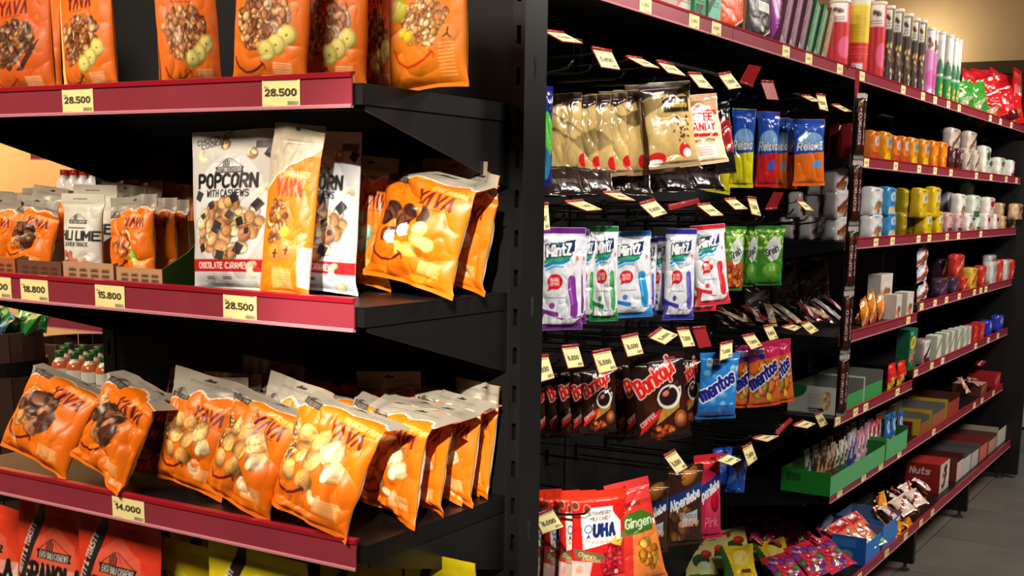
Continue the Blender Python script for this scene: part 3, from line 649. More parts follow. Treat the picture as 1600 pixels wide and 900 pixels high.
    logo_mountain(c, 2.6, 15.0, 1.05, BK)
    c.scribble(3.2, 17.2, 11.5, 17.7, 2, (100, 90, 78), .1, seed)
    c.poly([(6.2, 18.0), (6.5, 17.9), (8, 17.95), (8.3, 18.3), (7.6, 18.25), (7.3, 18.55), (6.9, 18.25)], (44, 38, 34))
    return c
def back_white(W, H, nx, ny, base, panel=(222, 224, 230), txt=(70, 80, 130)):
    c = CV(W, H, nx, ny, base); return c
def art_granola(nx=120, ny=160, seed=0, dark=False, bright=False, W=15., H=24.):
    c = CV(W, H, nx, ny, (228, 112, 30) if not dark else (206, 92, 26)); c.noise(.06, .4, seed)
    c.text('Y^V^', 3.4, 15.6, 2.2, MAR, .23, fit=7.5, slant=.1); c.scribble(4, 14.9, 9, 15.3, 1, MAR, .14)
    g = GRA if not dark else [(110, 66, 40), (150, 100, 66), (84, 48, 30), (176, 128, 92)]
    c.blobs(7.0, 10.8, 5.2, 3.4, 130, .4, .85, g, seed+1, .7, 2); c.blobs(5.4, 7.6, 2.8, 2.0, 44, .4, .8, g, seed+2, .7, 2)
    if seed % 3 == 0:
        for k in range(5): c.line([(8.0+k*.25, 5.0), (10.4+k*.3, 7.8), (13.0, 10.4)], .22, (56, 30, 22))
    else:
        for x, y in ((12.0, 8.0), (10.2, 6.4), (8.4, 5.4)): c.ell(x, y, 1.7, 1.65, (196, 180, 84), 0, .3); c.ell(x, y, 1.35, 1.3, (222, 210, 120), 0, .2); c.ell(x, y, .25, .2, (150, 120, 50))
    smile(c, 4.6, 2.4, 3.2, (96, 36, 30) if seed % 2 else (236, 168, 50) if bright else (150, 46, 24))
    c.rect(9.3, 1.0, 13.2, 3.9, (224, 150, 96), .45); c.scribble(9.5, 1.1, 13, 3.8, 7, (250, 214, 186), .14, seed)
    return c
def art_tropic(nx=130, ny=170, W=15., H=24.):
    c = CV(W, H, nx, ny, (238, 132, 28)); c.noise(.05, .4, 2)
    c.text('Y^V^', 4, 20, 2.2, MAR, .23, fit=7); c.ell(11.0, 15.6, 2.4, 1.1, (214, 60, 20), -.1)
    c.blobs(8, 11.6, 4.4, 2.8, 110, .35, .7, [(222, 160, 90), (190, 118, 60), (246, 206, 150), (160, 92, 50)], 5, .6, 2); c.blobs(9, 8.6, 3.6, 1.8, 60, .35, .65, [(222, 160, 90), (190, 118, 60), (246, 206, 150)], 6, .6, 2)
    c.ell(3.2, 12.8, 1.7, 1.9, (198, 196, 40), .2, .3)
    for x, y in ((4.6, 9.0), (5.8, 8.2)): c.ell(x, y, 1.0, .9, (226, 190, 40), 0, .4)
    c.ell(12.6, 8.0, 1.6, 1.5, (240, 140, 60), 0, .2)
    for k in range(3): c.line([(12.6, 8.0), (12.6+.7*math.cos(k*2.1+1.4), 8.0+.9*math.sin(k*2.1+1.4))], .22, (80, 40, 20))
    c.ell(11.4, 6.6, 1.1, .9, (240, 120, 40), 0, .2)
    smile(c, 6.4, 4.4, 4.0, (206, 60, 16)); c.scribble(11.2, 1.6, 13.8, 7, 10, (252, 216, 170), .14, 3)
    c.poly([(0, 17.4), (1.2, 18.2), (1.8, 20), (2.6, 24), (0, 24)], (200, 200, 200))
    return c
def art_popcorn(nx=150, ny=235, W=15., H=24., dim=False):
    base = (206, 202, 196); c = CV(W, H, nx, ny, base)
    c.ell(7.5, 12, 6.4, 8.5, (232, 234, 240), a=.6)
    c.rect(0, 3.0, W, 4.9, (196, 30, 34)); c.text('CHOCOLATE CARAMEL', 6.6, 3.55, .85, (250, 240, 236), .2, ctr=True, fit=9.2)
    c.rect(0, 0, W, 3.0, (226, 226, 226)); c.scribble(3.4, 1.8, 4.8, 2.3, 2, BK, .14); c.scribble(6.4, 1.8, 7.8, 2.3, 2, BK, .14); c.scribble(3, .9, 8, 1.1, 1, (70, 70, 70), .12)
    CAR = [(222, 168, 108), (236, 196, 138), (206, 146, 90), (246, 218, 172), (196, 128, 84)]
    c.blobs(7.6, 9.6, 5.6, 4.0, 62, .75, 1.15, CAR, 7, .45, 4)
    rs = random.Random(4)
    for x, y, s in ((5.6, 9.8, 1.5), (9.6, 10.6, 1.0), (7.8, 11.6, .9), (12.4, 13.0, 1.3), (2.8, 11.4, .7), (9.6, 6.6, 1.3), (6.4, 5.6, 1.1), (3.0, 6.6, 1.0), (1.9, 14.4, 1.1), (8.6, 14.0, 1.1), (4.4, 13.0, .9), (13.9, 20.6, 1.2), (10.8, 9.2, .7)):
        a = rs.uniform(0, 1.5); P = [(x+s*.8*math.cos(a+k*math.pi/2), y+s*.8*math.sin(a+k*math.pi/2)) for k in range(4)]; c.poly([(p[0]-.1, p[1]-.12) for p in P], (30, 28, 30)); c.poly(P, rs.choice([(62, 58, 62), (44, 40, 44), (54, 48, 50)]))
    for x, y, r, a in ((2.6, 20.4, 1.2, 2.2), (13.4, 14.8, 1.1, .4), (12.0, 3.4, 1.3, 1.6), (12.2, 1.5, 1.2, 4.0)): cashew(c, x, y, r, a)
    for x, y in ((6, 22.2), (11, 20.6)): c.blobs(x, y, .3, .3, 4, .6, .8, CAR, int(x), .6, 3)
    logo_mountain(c, 7.2, 18.7, 1.35, BK, bt=(230, 226, 220))
    c.text('POPCORN', 7.2, 15.6, 1.85, (26, 24, 26), .26, ctr=True, fit=10.8, sp=.2); c.text('WITH CASHEWS', 7.2, 14.2, .95, (26, 24, 26), .2, ctr=True, fit=7.8)
    c.text('CHOCOLATE', 1.2, 21.9, .7, BK, .18, rot=.22); c.text('COOKIES', 2.0, 21.3, .7, BK, .18, rot=.22)
    c.rect(11.4, 21.2, 14.6, 22.3, (96, 92, 92))
    if dim: c.c *= np.array([.97, 1.0, 1.05])
    return c
def art_granbite(nx=90, ny=200, W=9., H=24.):
    c = CV(W, H, nx, ny, (240, 124, 20)); c.noise(.05, .4)
    c.blobs(2.8, 10.4, 1.8, 3.0, 70, .25, .5, GRA, 3, .6, 2)
    c.ell(4.4, 9.0, .9, .9, (232, 200, 60), 0, .4)
    for x, y in ((3.0, 6.0), (5.2, 6.6)): c.ell(x, y, 1.25, 1.3, (244, 130, 60), 0, .2); c.line([(x, y-.5), (x+.1, y+.5)], .35, (90, 44, 24)); c.line([(x-.4, y), (x+.4, y+.1)], .25, (90, 44, 24))
    c.text('Y^V^', 2.2, 14.2, 2.0, (210, 66, 30), .24, fit=4.8); c.text('GRANOLA BITES', 3.0, 16.8, .7, (250, 220, 180), .16, fit=4.6)
    e = [(0, 14.6), (1, 15.6), (2, 16.9), (2.8, 17.2), (3.8, 18.2), (5, 18.6), (6.4, 19.4), (7.6, 19.8), (9, 21)]
    c.poly(e+[(9, 24), (0, 24)], (244, 230, 206)); c.poly([(a, b+.3) for a, b in e]+[(9, 24.5), (0, 24.5)], (190, 178, 152)); c.scribble(3, 21, 7.5, 21.9, 2, (110, 100, 84), .12); c.ell(4.6, 23.3, .4, .25, BK)
    c.rect(2.6, .8, 6.4, 4.2, (246, 150, 70), .6); c.scribble(2.8, 1, 6.2, 4, 9, (255, 214, 160), .13)
    c.rect(7.2, 1.6, 9, 7.2, (226, 228, 236)); c.scribble(7.4, 1.8, 9, 7, 16, (90, 96, 120), .1)
    return c
def art_chili(nx=80, ny=130, W=8., H=14.):
    c = CV(W, H, nx, ny, (206, 200, 186)); c.ell(4, 5, 4.4, 5, (228, 224, 216), a=.7)
    logo_mountain(c, 4.2, 9.9, 1.0, BK, bt=(220, 214, 200)); c.scribble(2.4, 8.3, 6, 8.7, 1, BK, .18)
    c.text('CHILI LIME', 4.0, 6.6, 1.35, (24, 22, 22), .25, ctr=True, fit=8.4, sp=.2); c.text('CASHEW SNACK', 4, 5.6, .6, BK, .2, ctr=True, fit=5.2)
    for x, y, r, a in ((1.6, 3.6, 1.2, .5), (3.6, 3.9, 1.2, 2.4), (6.2, 2.6, 1.2, 1.0), (3.6, 1.8, 1.3, 3.6)): cashew(c, x, y, r, a, (206, 112, 84))
    for x, y in ((1.2, 1.4), (5.0, 1.0), (6.8, 3.9)): c.ell(x, y, 1.0, .8, (240, 236, 232), .3, .3)
    c.scribble(2.5, 13, 5.4, 13.3, 1, BK, .12)
    return c
def art_graproud(col, txt, name='GRANOLA', nx=130, ny=180, W=16., H=26.):
    c = CV(W, H, nx, ny, col); c.noise(.1, .25, 3)
    c.poly([(2.4, 0), (14.2, 0), (14.0, 14), (12.4, 20.8), (8.4, 23.4), (4.4, 20.8), (2.8, 14)], (min(255, col[0]+14), min(255, col[1]+60), min(255, col[2]+70)), .55)
    c.rect(1.2, 0, 15, 17.2, WH, .92)
    c.ell(8.2, 17.2, 6.6, 3.4, (min(255, col[0]+8), min(255, col[1]+30), min(255, col[2]+30)), a=.5)
    logo_mountain(c, 8.4, 19.6, 1.9, BK, bt=(228, 220, 206))
    c.text(name, 8.2, 14.6, 2.7, BK, .27, ctr=True, fit=12.4, sp=.2); c.text('WITH CASHEWS', 8.2, 12.9, 1.2, BK, .2, ctr=True, fit=8.4)
    c.blobs(8, 7, 5, 4, 60, .6, 1.1, GRA+PUF, 3, .6, 2)
    c.poly([(-.2, 14.0), (1.6, 14.0), (6.2, 24.2), (6.2, 26), (4.8, 26)], (44, 34, 32))
    c.text(txt, 1.0, 15.2, .95, (228, 218, 206), .2, rot=1.17, fit=8.5)
    return c
def art_gold(nx=70, ny=110, W=12., H=18., lab=True):
    c = CV(W, H, nx, ny, (196, 166, 104)); c.noise(.3, .35, 5)
    c.poly([(0, 14.4), (4, 15.6), (8, 14.8), (12, 16), (12, 18), (0, 18)], (50, 36, 28)); c.rect(0, 0, W, 1.2, (150, 124, 92))
    if not lab: c.ell(11.2, 2.8, 1.8, 1.5, (196, 28, 30)); return c
    c.rect(4.4, 11.4, 11.0, 14.6, (40, 26, 18)); c.text('Capuccnero', 4.8, 12.6, 1.1, (222, 190, 40), .2, rot=-.04, slant=.1, fit=5.8)
    rs = random.Random(2)
    for i in range(26): x = 6.2+rs.random()*4; y = 4.6+rs.random()*6; c.ell(x, y, .35, .22, (70, 50, 40), rs.uniform(0, 3))
    c.ell(8.6, 3.4, 1.5, 1.5, (196, 28, 30)); c.ell(9.2, 2.8, 1.0, .9, (246, 240, 230)); c.ell(1.6, 2.0, 2.2, 1.3, (196, 28, 30)); c.ell(1.2, 1.2, 1.8, .7, (240, 234, 226))
    return c
def art_coffee(nx=90, ny=120, W=12., H=18.):
    c = CV(W, H, nx, ny, (236, 214, 176)); c.noise(.1, .4)
    c.poly([(0, 14.4), (12, 13.4), (12, 18), (0, 18)], (206, 158, 122)); c.poly([(1, 13.5), (11.5, 12.2), (11.5, 13.4), (1, 14.6)], (196, 50, 44))
    c.text('COFFEE', 5.8, 11.1, 1.8, (196, 30, 38), .24, ctr=True, fit=8.6, rot=-.05, out=((250, 244, 236), .25)); c.text('CANDY', 6.4, 8.6, 1.8, (196, 30, 38), .24, ctr=True, fit=8, rot=-.05, out=((250, 244, 236), .25))
    c.poly([(2.5, 7.1), (10.5, 6.7), (10.4, 7.6), (2.6, 8.0)], (206, 30, 36)); c.text('very Coffee', 6.5, 5.6, .9, (90, 60, 40), .16, ctr=True, fit=6)
    c.rect(2.8, 1.6, 9.2, 4.8, (250, 246, 240), .8); c.scribble(3.4, 2, 8.4, 4.4, 4, (206, 90, 80), .2, 3); c.rect(0, 0, W, 1.0, (214, 180, 140))
    return c
def art_two(top, bot, mid=None, txt='', tcol=WH, split=.45, nx=40, ny=80, W=10., H=18., extra=None, seed=0):
    c = CV(W, H, nx, ny, bot); c.poly([(0, H*split), (W, H*(split+.04)), (W, H), (0, H)], top); c.noise(.18, .3, seed+3)
    if mid: c.ell(W*.5, H*(split+.2), W*.42, H*.13, mid, a=.8)
    if txt: c.text(txt, W*.5, H*(split+.07), H*.11, tcol, .2, ctr=True, fit=W*.86, slant=.12, rot=.03, out=((30, 40, 90), .12))
    if extra: extra(c)
    return c
def art_mint(col, col2, nx=84, ny=160, W=8., H=18.):
    c = CV(W, H, nx, ny, (226, 228, 236)); c.noise(.05, .5)
    c.poly([(0, H*.94), (W, H*.94), (W, H), (0, H)], col); c.rect(0, 0, W, .8, col)
    c.poly([(0, .8), (W, .8), (W, 2.6), (5.0, 2.0), (3.0, 2.4), (0, 4.4)], col2); c.poly([(.6, 1.2), (6, 1.0), (7.6, 2.2), (4.0, 1.9), (1.0, 3.0)], (224, 226, 232)); c.poly([(0, 3.2), (3.4, 2.4), (3.4, 3.2), (0, 4.0)], col, .9)
    c.ell(3.2, 12.4, 2.1, .8, (60, 160, 90), .1)
    c.poly([(.9, 12.2), (5.2, 12.9), (6.0, 15.6), (1.9, 15.3)], (34, 92, 86)); c.poly([(4.4, 13.4), (6.2, 13.9), (6.4, 15.9), (4.6, 15.6)], (26, 44, 92))
    c.line([(1.0, 12.0), (2.6, 12.7), (4.4, 12.6), (5.4, 13.1)], .5, (46, 160, 92)); c.line([(1.0, 11.3), (2.4, 12.0), (4.0, 11.9), (5.0, 12.4)], .5, (34, 120, 196)); c.line([(1.1, 10.6), (2.4, 11.3), (4.0, 11.2)], .35, (90, 180, 226))
    c.text('MintZ', 1.3, 13.0, 1.75, WH, .24, slant=.16, rot=.1, fit=4.5, out=((22, 44, 96), .18))
    c.ell(2.6, 8.6, 1.35, 1.35, (214, 28, 38)); c.poly([(1.5, 8.0), (2.4, 7.5), (1.3, 6.9)], (214, 28, 38)); c.text('BARU', 2.6, 8.7, .55, WH, .2, ctr=True, rot=.08, fit=1.6); c.text('HEMAT', 2.6, 8.0, .5, WH, .2, ctr=True, rot=.08, fit=1.8)
    c.scribble(1.4, 5.6, 4.6, 6.0, 1, (96, 96, 110), .14, 2); c.ell(2.2, 4.4, .5, .55, col, a=.8); c.ell(6.8, 12.6, .3, .45, (230, 120, 110)); c.line([(.6, 16), (.9, 15.5), (1.3, 15.8)], .12, (90, 90, 100))
    # plain candy stick of the bag's flavour
    c.line([(5.7, 9.0), (5.9, 6.6), (6.3, 4.6), (6.3, 3.0)], 1.5, col2); c.line([(5.4, 8.8), (5.6, 6.6), (5.95, 4.6)], .3, [min(255, v+50) for v in col2])
    return c
def art_grep(orange=False, nx=64, ny=110, W=8., H=17.):
    c = CV(W, H, nx, ny, (70, 140, 46)); rs = random.Random(3)
    for i in range(46): c.ell(rs.random()*W, 10.5+rs.random()*5.6, .62, .6, rs.choice([(150, 196, 70), (176, 214, 96), (120, 176, 56)]), 0, .5)
    if orange: c.poly([(0, 0), (W, 0), (W, 7.4), (0, 8.4)], (176, 84, 44)); c.blobs(4, 4, 3.2, 3, 18, .8, 1.1, [(196, 96, 50), (160, 66, 34), (214, 124, 60)], 2, .6)
    else: c.poly([(0, 0), (W, 0), (W, 7), (0, 6)], (60, 138, 44)); c.ell(4, 4.4, 2.8, 2.2, (110, 176, 60), 0, .3)
    c.poly([(1.6, 9.2), (2.4, 12.4), (4.6, 14.2), (6.6, 13.6), (7.0, 10.8), (5.8, 7.6), (3.6, 6.8)], (214, 222, 214))
    c.text('Grein', 4.4, 9.2, 1.9, (40, 44, 44), .18, ctr=True, fit=4.4, rot=.42, slant=.1); c.text('Dill', 3.2, 4.4, 1.0, (200, 226, 170), .2) if not orange else None
    c.rect(0, 16.2, W, H, (46, 120, 44)); c.rect(0, 0, W, .7, (44, 112, 40))
    return c
def art_bonkopi(nx=100, ny=140, W=11., H=17.):
    c = CV(W, H, nx, ny, (36, 20, 17)); c.ell(6, 7, 4.4, 6, (74, 30, 20), a=.6)
    c.poly([(.6, 1.9), (5.0, 5.4), (5.0, 6.6), (.8, 4.4)], (202, 40, 26)); c.text('COFFEE', 1.0, 3.4, .8, WH, .16, rot=.62, fit=3.6)
    c.poly([(3.6, 3.4), (8.8, 6.2), (9.4, 9.2), (5.6, 7.0)], (176, 132, 52)); c.ell(6.9, 8.6, 2.5, 2.3, (226, 220, 212), .5); c.ell(6.8, 8.7, 2.0, 1.75, (34, 22, 20), .5); c.ell(6.3, 9.3, .7, .5, (190, 110, 90), .5); c.line([(8.8, 9.8), (9.6, 10.2), (9.6, 9.0), (9.2, 8.2)], .3, (226, 220, 212))
    c.text('Bonkopi', 1.2, 9.2, 3.0, (214, 36, 30), .21, slant=.2, rot=.52, fit=8.8, sp=.14, out=((240, 214, 200), .2))
    c.ell(9.0, 4.0, 1.5, 1.7, (150, 74, 40), 0, .5); c.ell(9.0, 4.0, .9, 1.0, (196, 116, 70), 0, .4); c.blobs(5, 2.2, 2.6, 1.2, 14, .4, .8, [(196, 70, 30), (214, 120, 50), (90, 30, 20)], 5, .6)
    c.rect(7.4, 15.4, 9.2, 16.2, (120, 60, 60)); return c
def art_mentos(orange=False, nx=96, ny=130, W=11., H=16.):
    rs = random.Random(8)
    if orange:
        c = CV(W, H, nx, ny, (226, 110, 44)); c.poly([(0, 11.5), (W, 12.5), (W, H), (0, H)], (206, 40, 90)); c.poly([(0, 11), (4, 12), (4, H), (0, H)], (150, 40, 120))
        c.blobs(5.5, 6.4, 5, 4.4, 30, .9, 1.6, [(238, 178, 50), (230, 120, 40), (170, 150, 50), (240, 150, 110), (222, 84, 40)], 4, .55); c.rect(0, 0, W, 1.0, (230, 90, 30))
    else:
        c = CV(W, H, nx, ny, (40, 128, 206))
        for i in range(26): c.ell(rs.random()*W, 2+rs.random()*12, .9, .8, rs.choice([(110, 178, 226), (70, 150, 216), (150, 206, 236)]), 0, .35)
        c.poly([(0, 0), (W, 0), (W, 3.6), (0, 3.4)], (28, 84, 160), .75)
    c.text('mentos', .9, 4.6, 3.0, (34, 34, 128), .26, rot=.5, fit=10.6, sp=.14, out=((236, 236, 244), .32))
    c.text('PURE', 3.4, 13.4, .8, (32, 40, 130), .24, ctr=True, out=((220, 226, 240), .15)); c.ell(4, 12.6, 1.1, .7, (30, 40, 130)); return c
def art_uha(nx=100, ny=150, W=13., H=19.):
    c = CV(W, H, nx, ny, (206, 30, 26)); c.rect(0, 16.8, W, H, (222, 52, 28))
    c.poly([(0, 0), (4.0, 0), (4.4, 4.4), (0, 5)], (214, 190, 180)); c.ell(1.6, 3.0, .8, .9, (226, 160, 140))
    c.poly([(1.8, 15.0), (2.8, 15.0), (2.8, 15.8), (9.4, 15.8), (9.4, 14.6), (11.6, 12.4), (11.6, 8.6), (2.2, 7.2), (1.8, 12.4)], (240, 236, 228))
    c.text('STRAWBERRY', 6.4, 14.2, .75, (70, 60, 70), .16, ctr=True, fit=5.4); c.text('MILK CANDY', 6.4, 13.1, .75, (70, 60, 70), .16, ctr=True, fit=5)
    c.text('UHA', 4.8, 9.8, 2.3, (24, 40, 104), .34, fit=5.8); c.ell(3.4, 11.4, .95, .95, (60, 90, 150)); c.ell(3.4, 11.4, .7, .7, (232, 234, 240)); c.poly([(2.8, 9.2), (3.4, 10.4), (4.2, 9.2), (3.5, 9.6)], (40, 70, 140))
    c.text('Premium Rasa', 6.5, 8.2, .7, (196, 90, 80), .14, ctr=True, fit=7, rot=-.06)
    c.poly([(.2, 7.6), (7.6, 5.6), (7.9, 3.9), (.6, 5.6)], (112, 96, 62)); c.text('Chewy', 1.2, 6.0, .8, (220, 200, 150), .2, rot=-.24); c.text('Delicious', 2.2, 5.0, .8, (220, 200, 150), .2, rot=-.22)
    c.blobs(9.4, 4.0, 2.6, 3.4, 60, .5, .8, [(206, 24, 44), (232, 60, 76), (180, 14, 36)], 5, .6); c.poly([(9, 8), (10.2, 9.8), (10.6, 8), (12.4, 9), (11.6, 7)], (214, 190, 60)); c.poly([(11.6, 9), (12.4, 10.2), (12.8, 8.6)], (80, 140, 50))
    for x, y in ((.7, 16.4), (3.2, 15.6)): c.ell(x, y, .9, 1.0, (180, 120, 90)); c.ell(x, y, .6, .7, (120, 40, 30))
    c.ell(10.6, 1.6, .5, .5, (220, 190, 200)); c.rect(0, 0, W, .6, (222, 60, 40)); return c
def art_ginger(nx=74, ny=140, W=8., H=18.):
    c = CV(W, H, nx, ny, (214, 52, 44)); c.poly([(1.6, 0), (W, 0), (W, 9.6), (3.0, 9.6)], (232, 130, 60)); c.rect(0, 14.4, W, H, (222, 60, 58)); c.rect(0, 13.8, W, 14.4, (196, 44, 40)); c.rect(2.2, 13.6, 5.4, 14.3, (150, 36, 34))
    c.poly([(1.6, 8.8), (6.8, 9.0), (7.6, 11.4), (5.4, 12.8), (3.0, 12.6), (1.4, 11.6)], (62, 108, 34)); c.text('Gingen', 1.9, 10.1, 1.5, (230, 236, 206), .16, fit=5.2, slant=.15)
    c.blobs(5.4, 5.2, 1.5, 2.6, 20, .5, .9, [(206, 140, 40), (232, 176, 70), (170, 100, 30)], 3, .5); c.rect(7.2, 9.8, 8, 10.8, (236, 226, 216)); return c
def art_alpen(kind='choc', nx=90, ny=130, W=11., H=17.):
    c = CV(W, H, nx, ny, (60, 34, 22) if kind == 'choc' else (190, 34, 70))
    if kind == 'choc':
        c.blobs(3.6, 6, 3.2, 4.6, 22, .8, 1.3, [(120, 74, 36), (150, 98, 52), (92, 52, 28)], 2, .5); c.poly([(4, 4), (9, 4.8), (9, 7.6), (4, 6.6)], (150, 196, 214)); c.text('Choco', 6.2, 5.9, 1.1, (120, 70, 40), .2, ctr=True, out=((230, 220, 200), .1)); c.text('eclairs', 6.4, 4.3, 1.2, (214, 90, 60), .2, ctr=True, out=((240, 220, 200), .1)); c.ell(6.6, 14.8, 3, 1.6, (160, 100, 40), .5, .4)
    else:
        c.ell(7, 6.5, 3.6, 3.8, (214, 56, 90), 0, .3); c.ell(7.6, 7.6, 1.9, 2.2, (170, 16, 40), 0, .5); c.text('Pink', 6.4, 2.6, 1.8, (236, 120, 150), .16, ctr=True); c.rect(0, 14.2, W, H, (206, 40, 48))
    c.poly([(-.2, 7.6), (W+.2, 11.2), (W+.2, 13.6), (-.2, 10.4)], (30, 54, 120)); c.text('Alpenliebe', 5.5, 9.0, 1.9, (240, 240, 246), .22, rot=.3, ctr=True, fit=10, slant=.12)
    return c
def art_pack(base, band=None, logo=None, txt='', tc=WH, nx=22, ny=32, W=8., H=12., seed=0, stripe=None, pic=None):
    c = CV(W, H, nx, ny, base)
    if band: c.rect(0, H*.0, W, H*.3, band)
    if stripe: c.poly([(0, H*.2), (W, H*.75), (W, H*.95), (0, H*.4)], stripe)
    if pic: c.blobs(W*.5, H*.3, W*.3, H*.16, 8, W*.1, W*.16, [pic, [v*.7 for v in pic]], seed+1, .4)
    if logo: c.ell(W*.5, H*.66, W*.34, H*.16, logo, .2)
    if txt: c.text(txt, W*.5, H*.58, H*.13, tc, .22, ctr=True, fit=W*.8)
    if ny >= 28:
        k = sum(base)/3; t2 = [v*.55 for v in base] if k > 110 else [min(255, v+90) for v in base]
        c.scribble(W*.15, H*.36, W*.85, H*.48, 2, t2, H*.025, seed+4); c.rect(W*.12, H*.86, W*.5, H*.93, t2, .8)
        if logo: c.ell(W*.5, H*.66, W*.22, H*.09, [v*.7 for v in logo], .2)
    c.noise(.15, .5, seed); return c
# ------------------------------------------------------------------ prototype packets (parts, nominal width, nominal height)
_cache = {}
def bagP(key, artf, w, h, t, **kw):
    if key not in _cache: _cache[key] = (bag_parts(key, artf(), w, h, t, **kw), w, h)
    return _cache[key]
_art = {}
def A(key, f):
    if key not in _art: _art[key] = f()
    return _art[key]
def yava(kind, seed, **kw):
    d = dict(sb=.045, st=.15, wr=1.0, seed=seed, edge=(226, 228, 234)); d.update(kw)
    return bagP(f'snack_{kind}_{seed}', lambda: A('y'+kind, lambda: art_yava(kind)), .115, .155, d.pop('t', .045), **d)
# ------------------------------------------------------------------ end display, top shelf: granola pouches
def gran(key, f, **kw):
    d = dict(sb=.03, st=.06, style='stand', wr=.4, arch=.02); d.update(kw); return bagP(key, f, .105, .20, .04, **d)
def ztall(deck, h): return h
def put_tall(P, name, label, cat, cx, wpx, Y, deck, h, yaw=0, lean=0, roll=0):
    parts, w0, h0 = P; B = basis(yaw, lean, roll); ax = np.array(B @ Vector((0, 0, 1)))
    zv = deck+.05; x = xat(cx, Y, zv); base = np.array([x, Y, deck])-ax*0+0; base = np.array([x, Y, zv])-ax*.05/ax[2]; base[2] = deck+abs(math.sin(math.radians(roll)))*.05
    ya = math.radians(yaw); a = np.array([math.cos(ya), math.sin(ya), 0]); w = wpx*scl((x, Y, zv))/max(abs(a@rt), .25)
    return put(parts, name, label, cat, base, yaw, lean, roll, (w/w0, 1, h/h0))
PO = 'granola_pouch'
put_tall(gran('g1', lambda: art_granola(seed=0, dark=True), seed=3), PO, 'orange granola pouch with vanilla pods and a dark smile, leftmost on the top shelf', 'pouch', 38, 118, -.745, SA, .165, yaw=4, roll=-2)
put_tall(gran('g2', lambda: art_granola(seed=1, bright=True), seed=5), PO, 'orange granola pouch with banana slices above the left 28.500 label', 'pouch', 141, 104, -.742, SA, .165, yaw=-2, roll=-3)
put_tall(gran('g3', lambda: art_granola(seed=4), seed=8), PO, 'slim orange granola pouch turned sideways beside the dark gap on the top shelf', 'pouch', 296, 92, -.735, SA, .165, yaw=42, roll=-3)
put_tall(gran('g4', lambda: art_granola(seed=7), seed=11), PO, 'large orange granola pouch leaning right above the right 28.500 label', 'pouch', 424, 134, -.745, SA, .17, yaw=2, roll=5)
put_tall(gran('g4', None), PO, 'orange banana granola pouch half hidden behind the leaning one', 'pouch', 520, 118, -.70, SA, .17, yaw=6, roll=2)
put_tall(gran('g6', lambda: art_granola(seed=5, dark=True), seed=21), PO, 'shaded granola pouch in the dark between the half hidden pouch and the bright one', 'pouch', 585, 70, -.63, SA, .165, yaw=30, roll=0)
put_tall(gran('g7', art_tropic, seed=14, wr=.5), PO, 'brightly spotlit orange tropical fruit granola pouch at the right end of the top shelf', 'pouch', 668, 136, -.655, SA, .175, yaw=-14, roll=-2)
for i, cx in enumerate((100, 330, 470)):
    put_tall(gran('g2', None), PO, f'orange granola pouch standing in the second row of the top shelf, {ORD[i]} from the left', 'pouch', cx-40, 100, -.62-.02*i, SA, .165, yaw=5*i)
# ------------------------------------------------------------------ middle shelf
def tray_box(label, x0, x1, y0, y1, z, hf, hb, col, inner, art=None):
    o = thing('display_box', label, 'box', ((x0+x1)/2, (y0+y1)/2, z)); w = x1-x0; d = y1-y0; t = .0012
    nx, ny = 50, 14
    cv = CV(w*100, hf*100, nx, ny, col)
    if art: art(cv)
    def slab(n, a, b, c): part(n, box_mesh(n, b[0]-a[0], b[1]-a[1], b[2]-a[2], c, res=3), o, Matrix.Translation(((a[0]+b[0])/2, (a[1]+b[1])/2, a[2])))
    slab('front_panel', (-w/2, -d/2, 0), (w/2, -d/2+t, hf), {'f': cv, 'b': inner, 'r': col, 'l': col, 't': inner, 'u': inner})
    slab('back_panel', (-w/2, d/2-t, 0), (w/2, d/2, hb), {'f': inner})
    slab('base', (-w/2, -d/2+t, 0), (w/2, d/2-t, t), {'f': inner})
    for s in (-1, 1):
        m = MB(); x = s*(w/2-t/2); ys = [-d/2+t, -d/2+d*.25, -d/2+d*.5, d/2-t]; zs = [hf, hf+(hb-hf)*.35, hb, hb]
        m.prism([(ys[0], t)]+list(zip(ys, zs))+[(ys[-1], t)], 0, x-t/2, x+t/2)
        me = m.mesh('side_panel', 'card'); at = me.color_attributes.new('Col', 'FLOAT_COLOR', 'POINT'); c4 = np.ones((len(me.vertices), 4), np.float32); c4[:, :3] = s2l(inner if s < 0 else (art.side if hasattr(art, 'side') else inner)); at.data.foreach_set('color', c4.ravel())
        part('side_panel', me, o)
    return o
def kraft_art(cv): 
    for i in range(4): cv.scribble(cv.W*(.12+.22*i), cv.H*.3, cv.W*(.26+.22*i), cv.H*.75, 2, (70, 46, 36), cv.H*.1, i)
def kraft_lime(cv): kraft_art(cv)
kraft_lime.side = (62, 112, 52)
KR = (186, 142, 110)
zB = SB
def bx(p0, p1, Y=-.775, z=SB+.02): return xat(p0, Y, z), xat(p1, Y, z)
for (p0, p1, col, inner, lab, hf) in ((-34, 24, (176, 96, 60), (150, 112, 86), 'rust coloured display box at the far left of the middle shelf', .028), (26, 96, (110, 66, 54), (150, 110, 88), 'brown display box holding orange cashew bags on the middle shelf', .027),
    (98, 178, KR, (170, 132, 104), 'kraft display box holding the chili lime cashew bags', .029), (181, 254, KR, (176, 138, 108), 'kraft display box with a green flank, left of the popcorn pouch', .026)):
    x0, x1 = bx(p0, p1); lime = p0 == 181; tray_box(lab, x0+.001, x1-.001, -.775, -.60, SB, hf, .082 if lime else .06, col, inner, kraft_lime if lime else kraft_art)
BG = 'cashew_bag'
put_shelf(yava('choc', 31, t=.035), BG, 'orange cashew bag cut off by the left picture edge on the middle shelf', 'bag', 0, 80, 312, SB+.002, Y=-.742, yaw=4, roll=4)
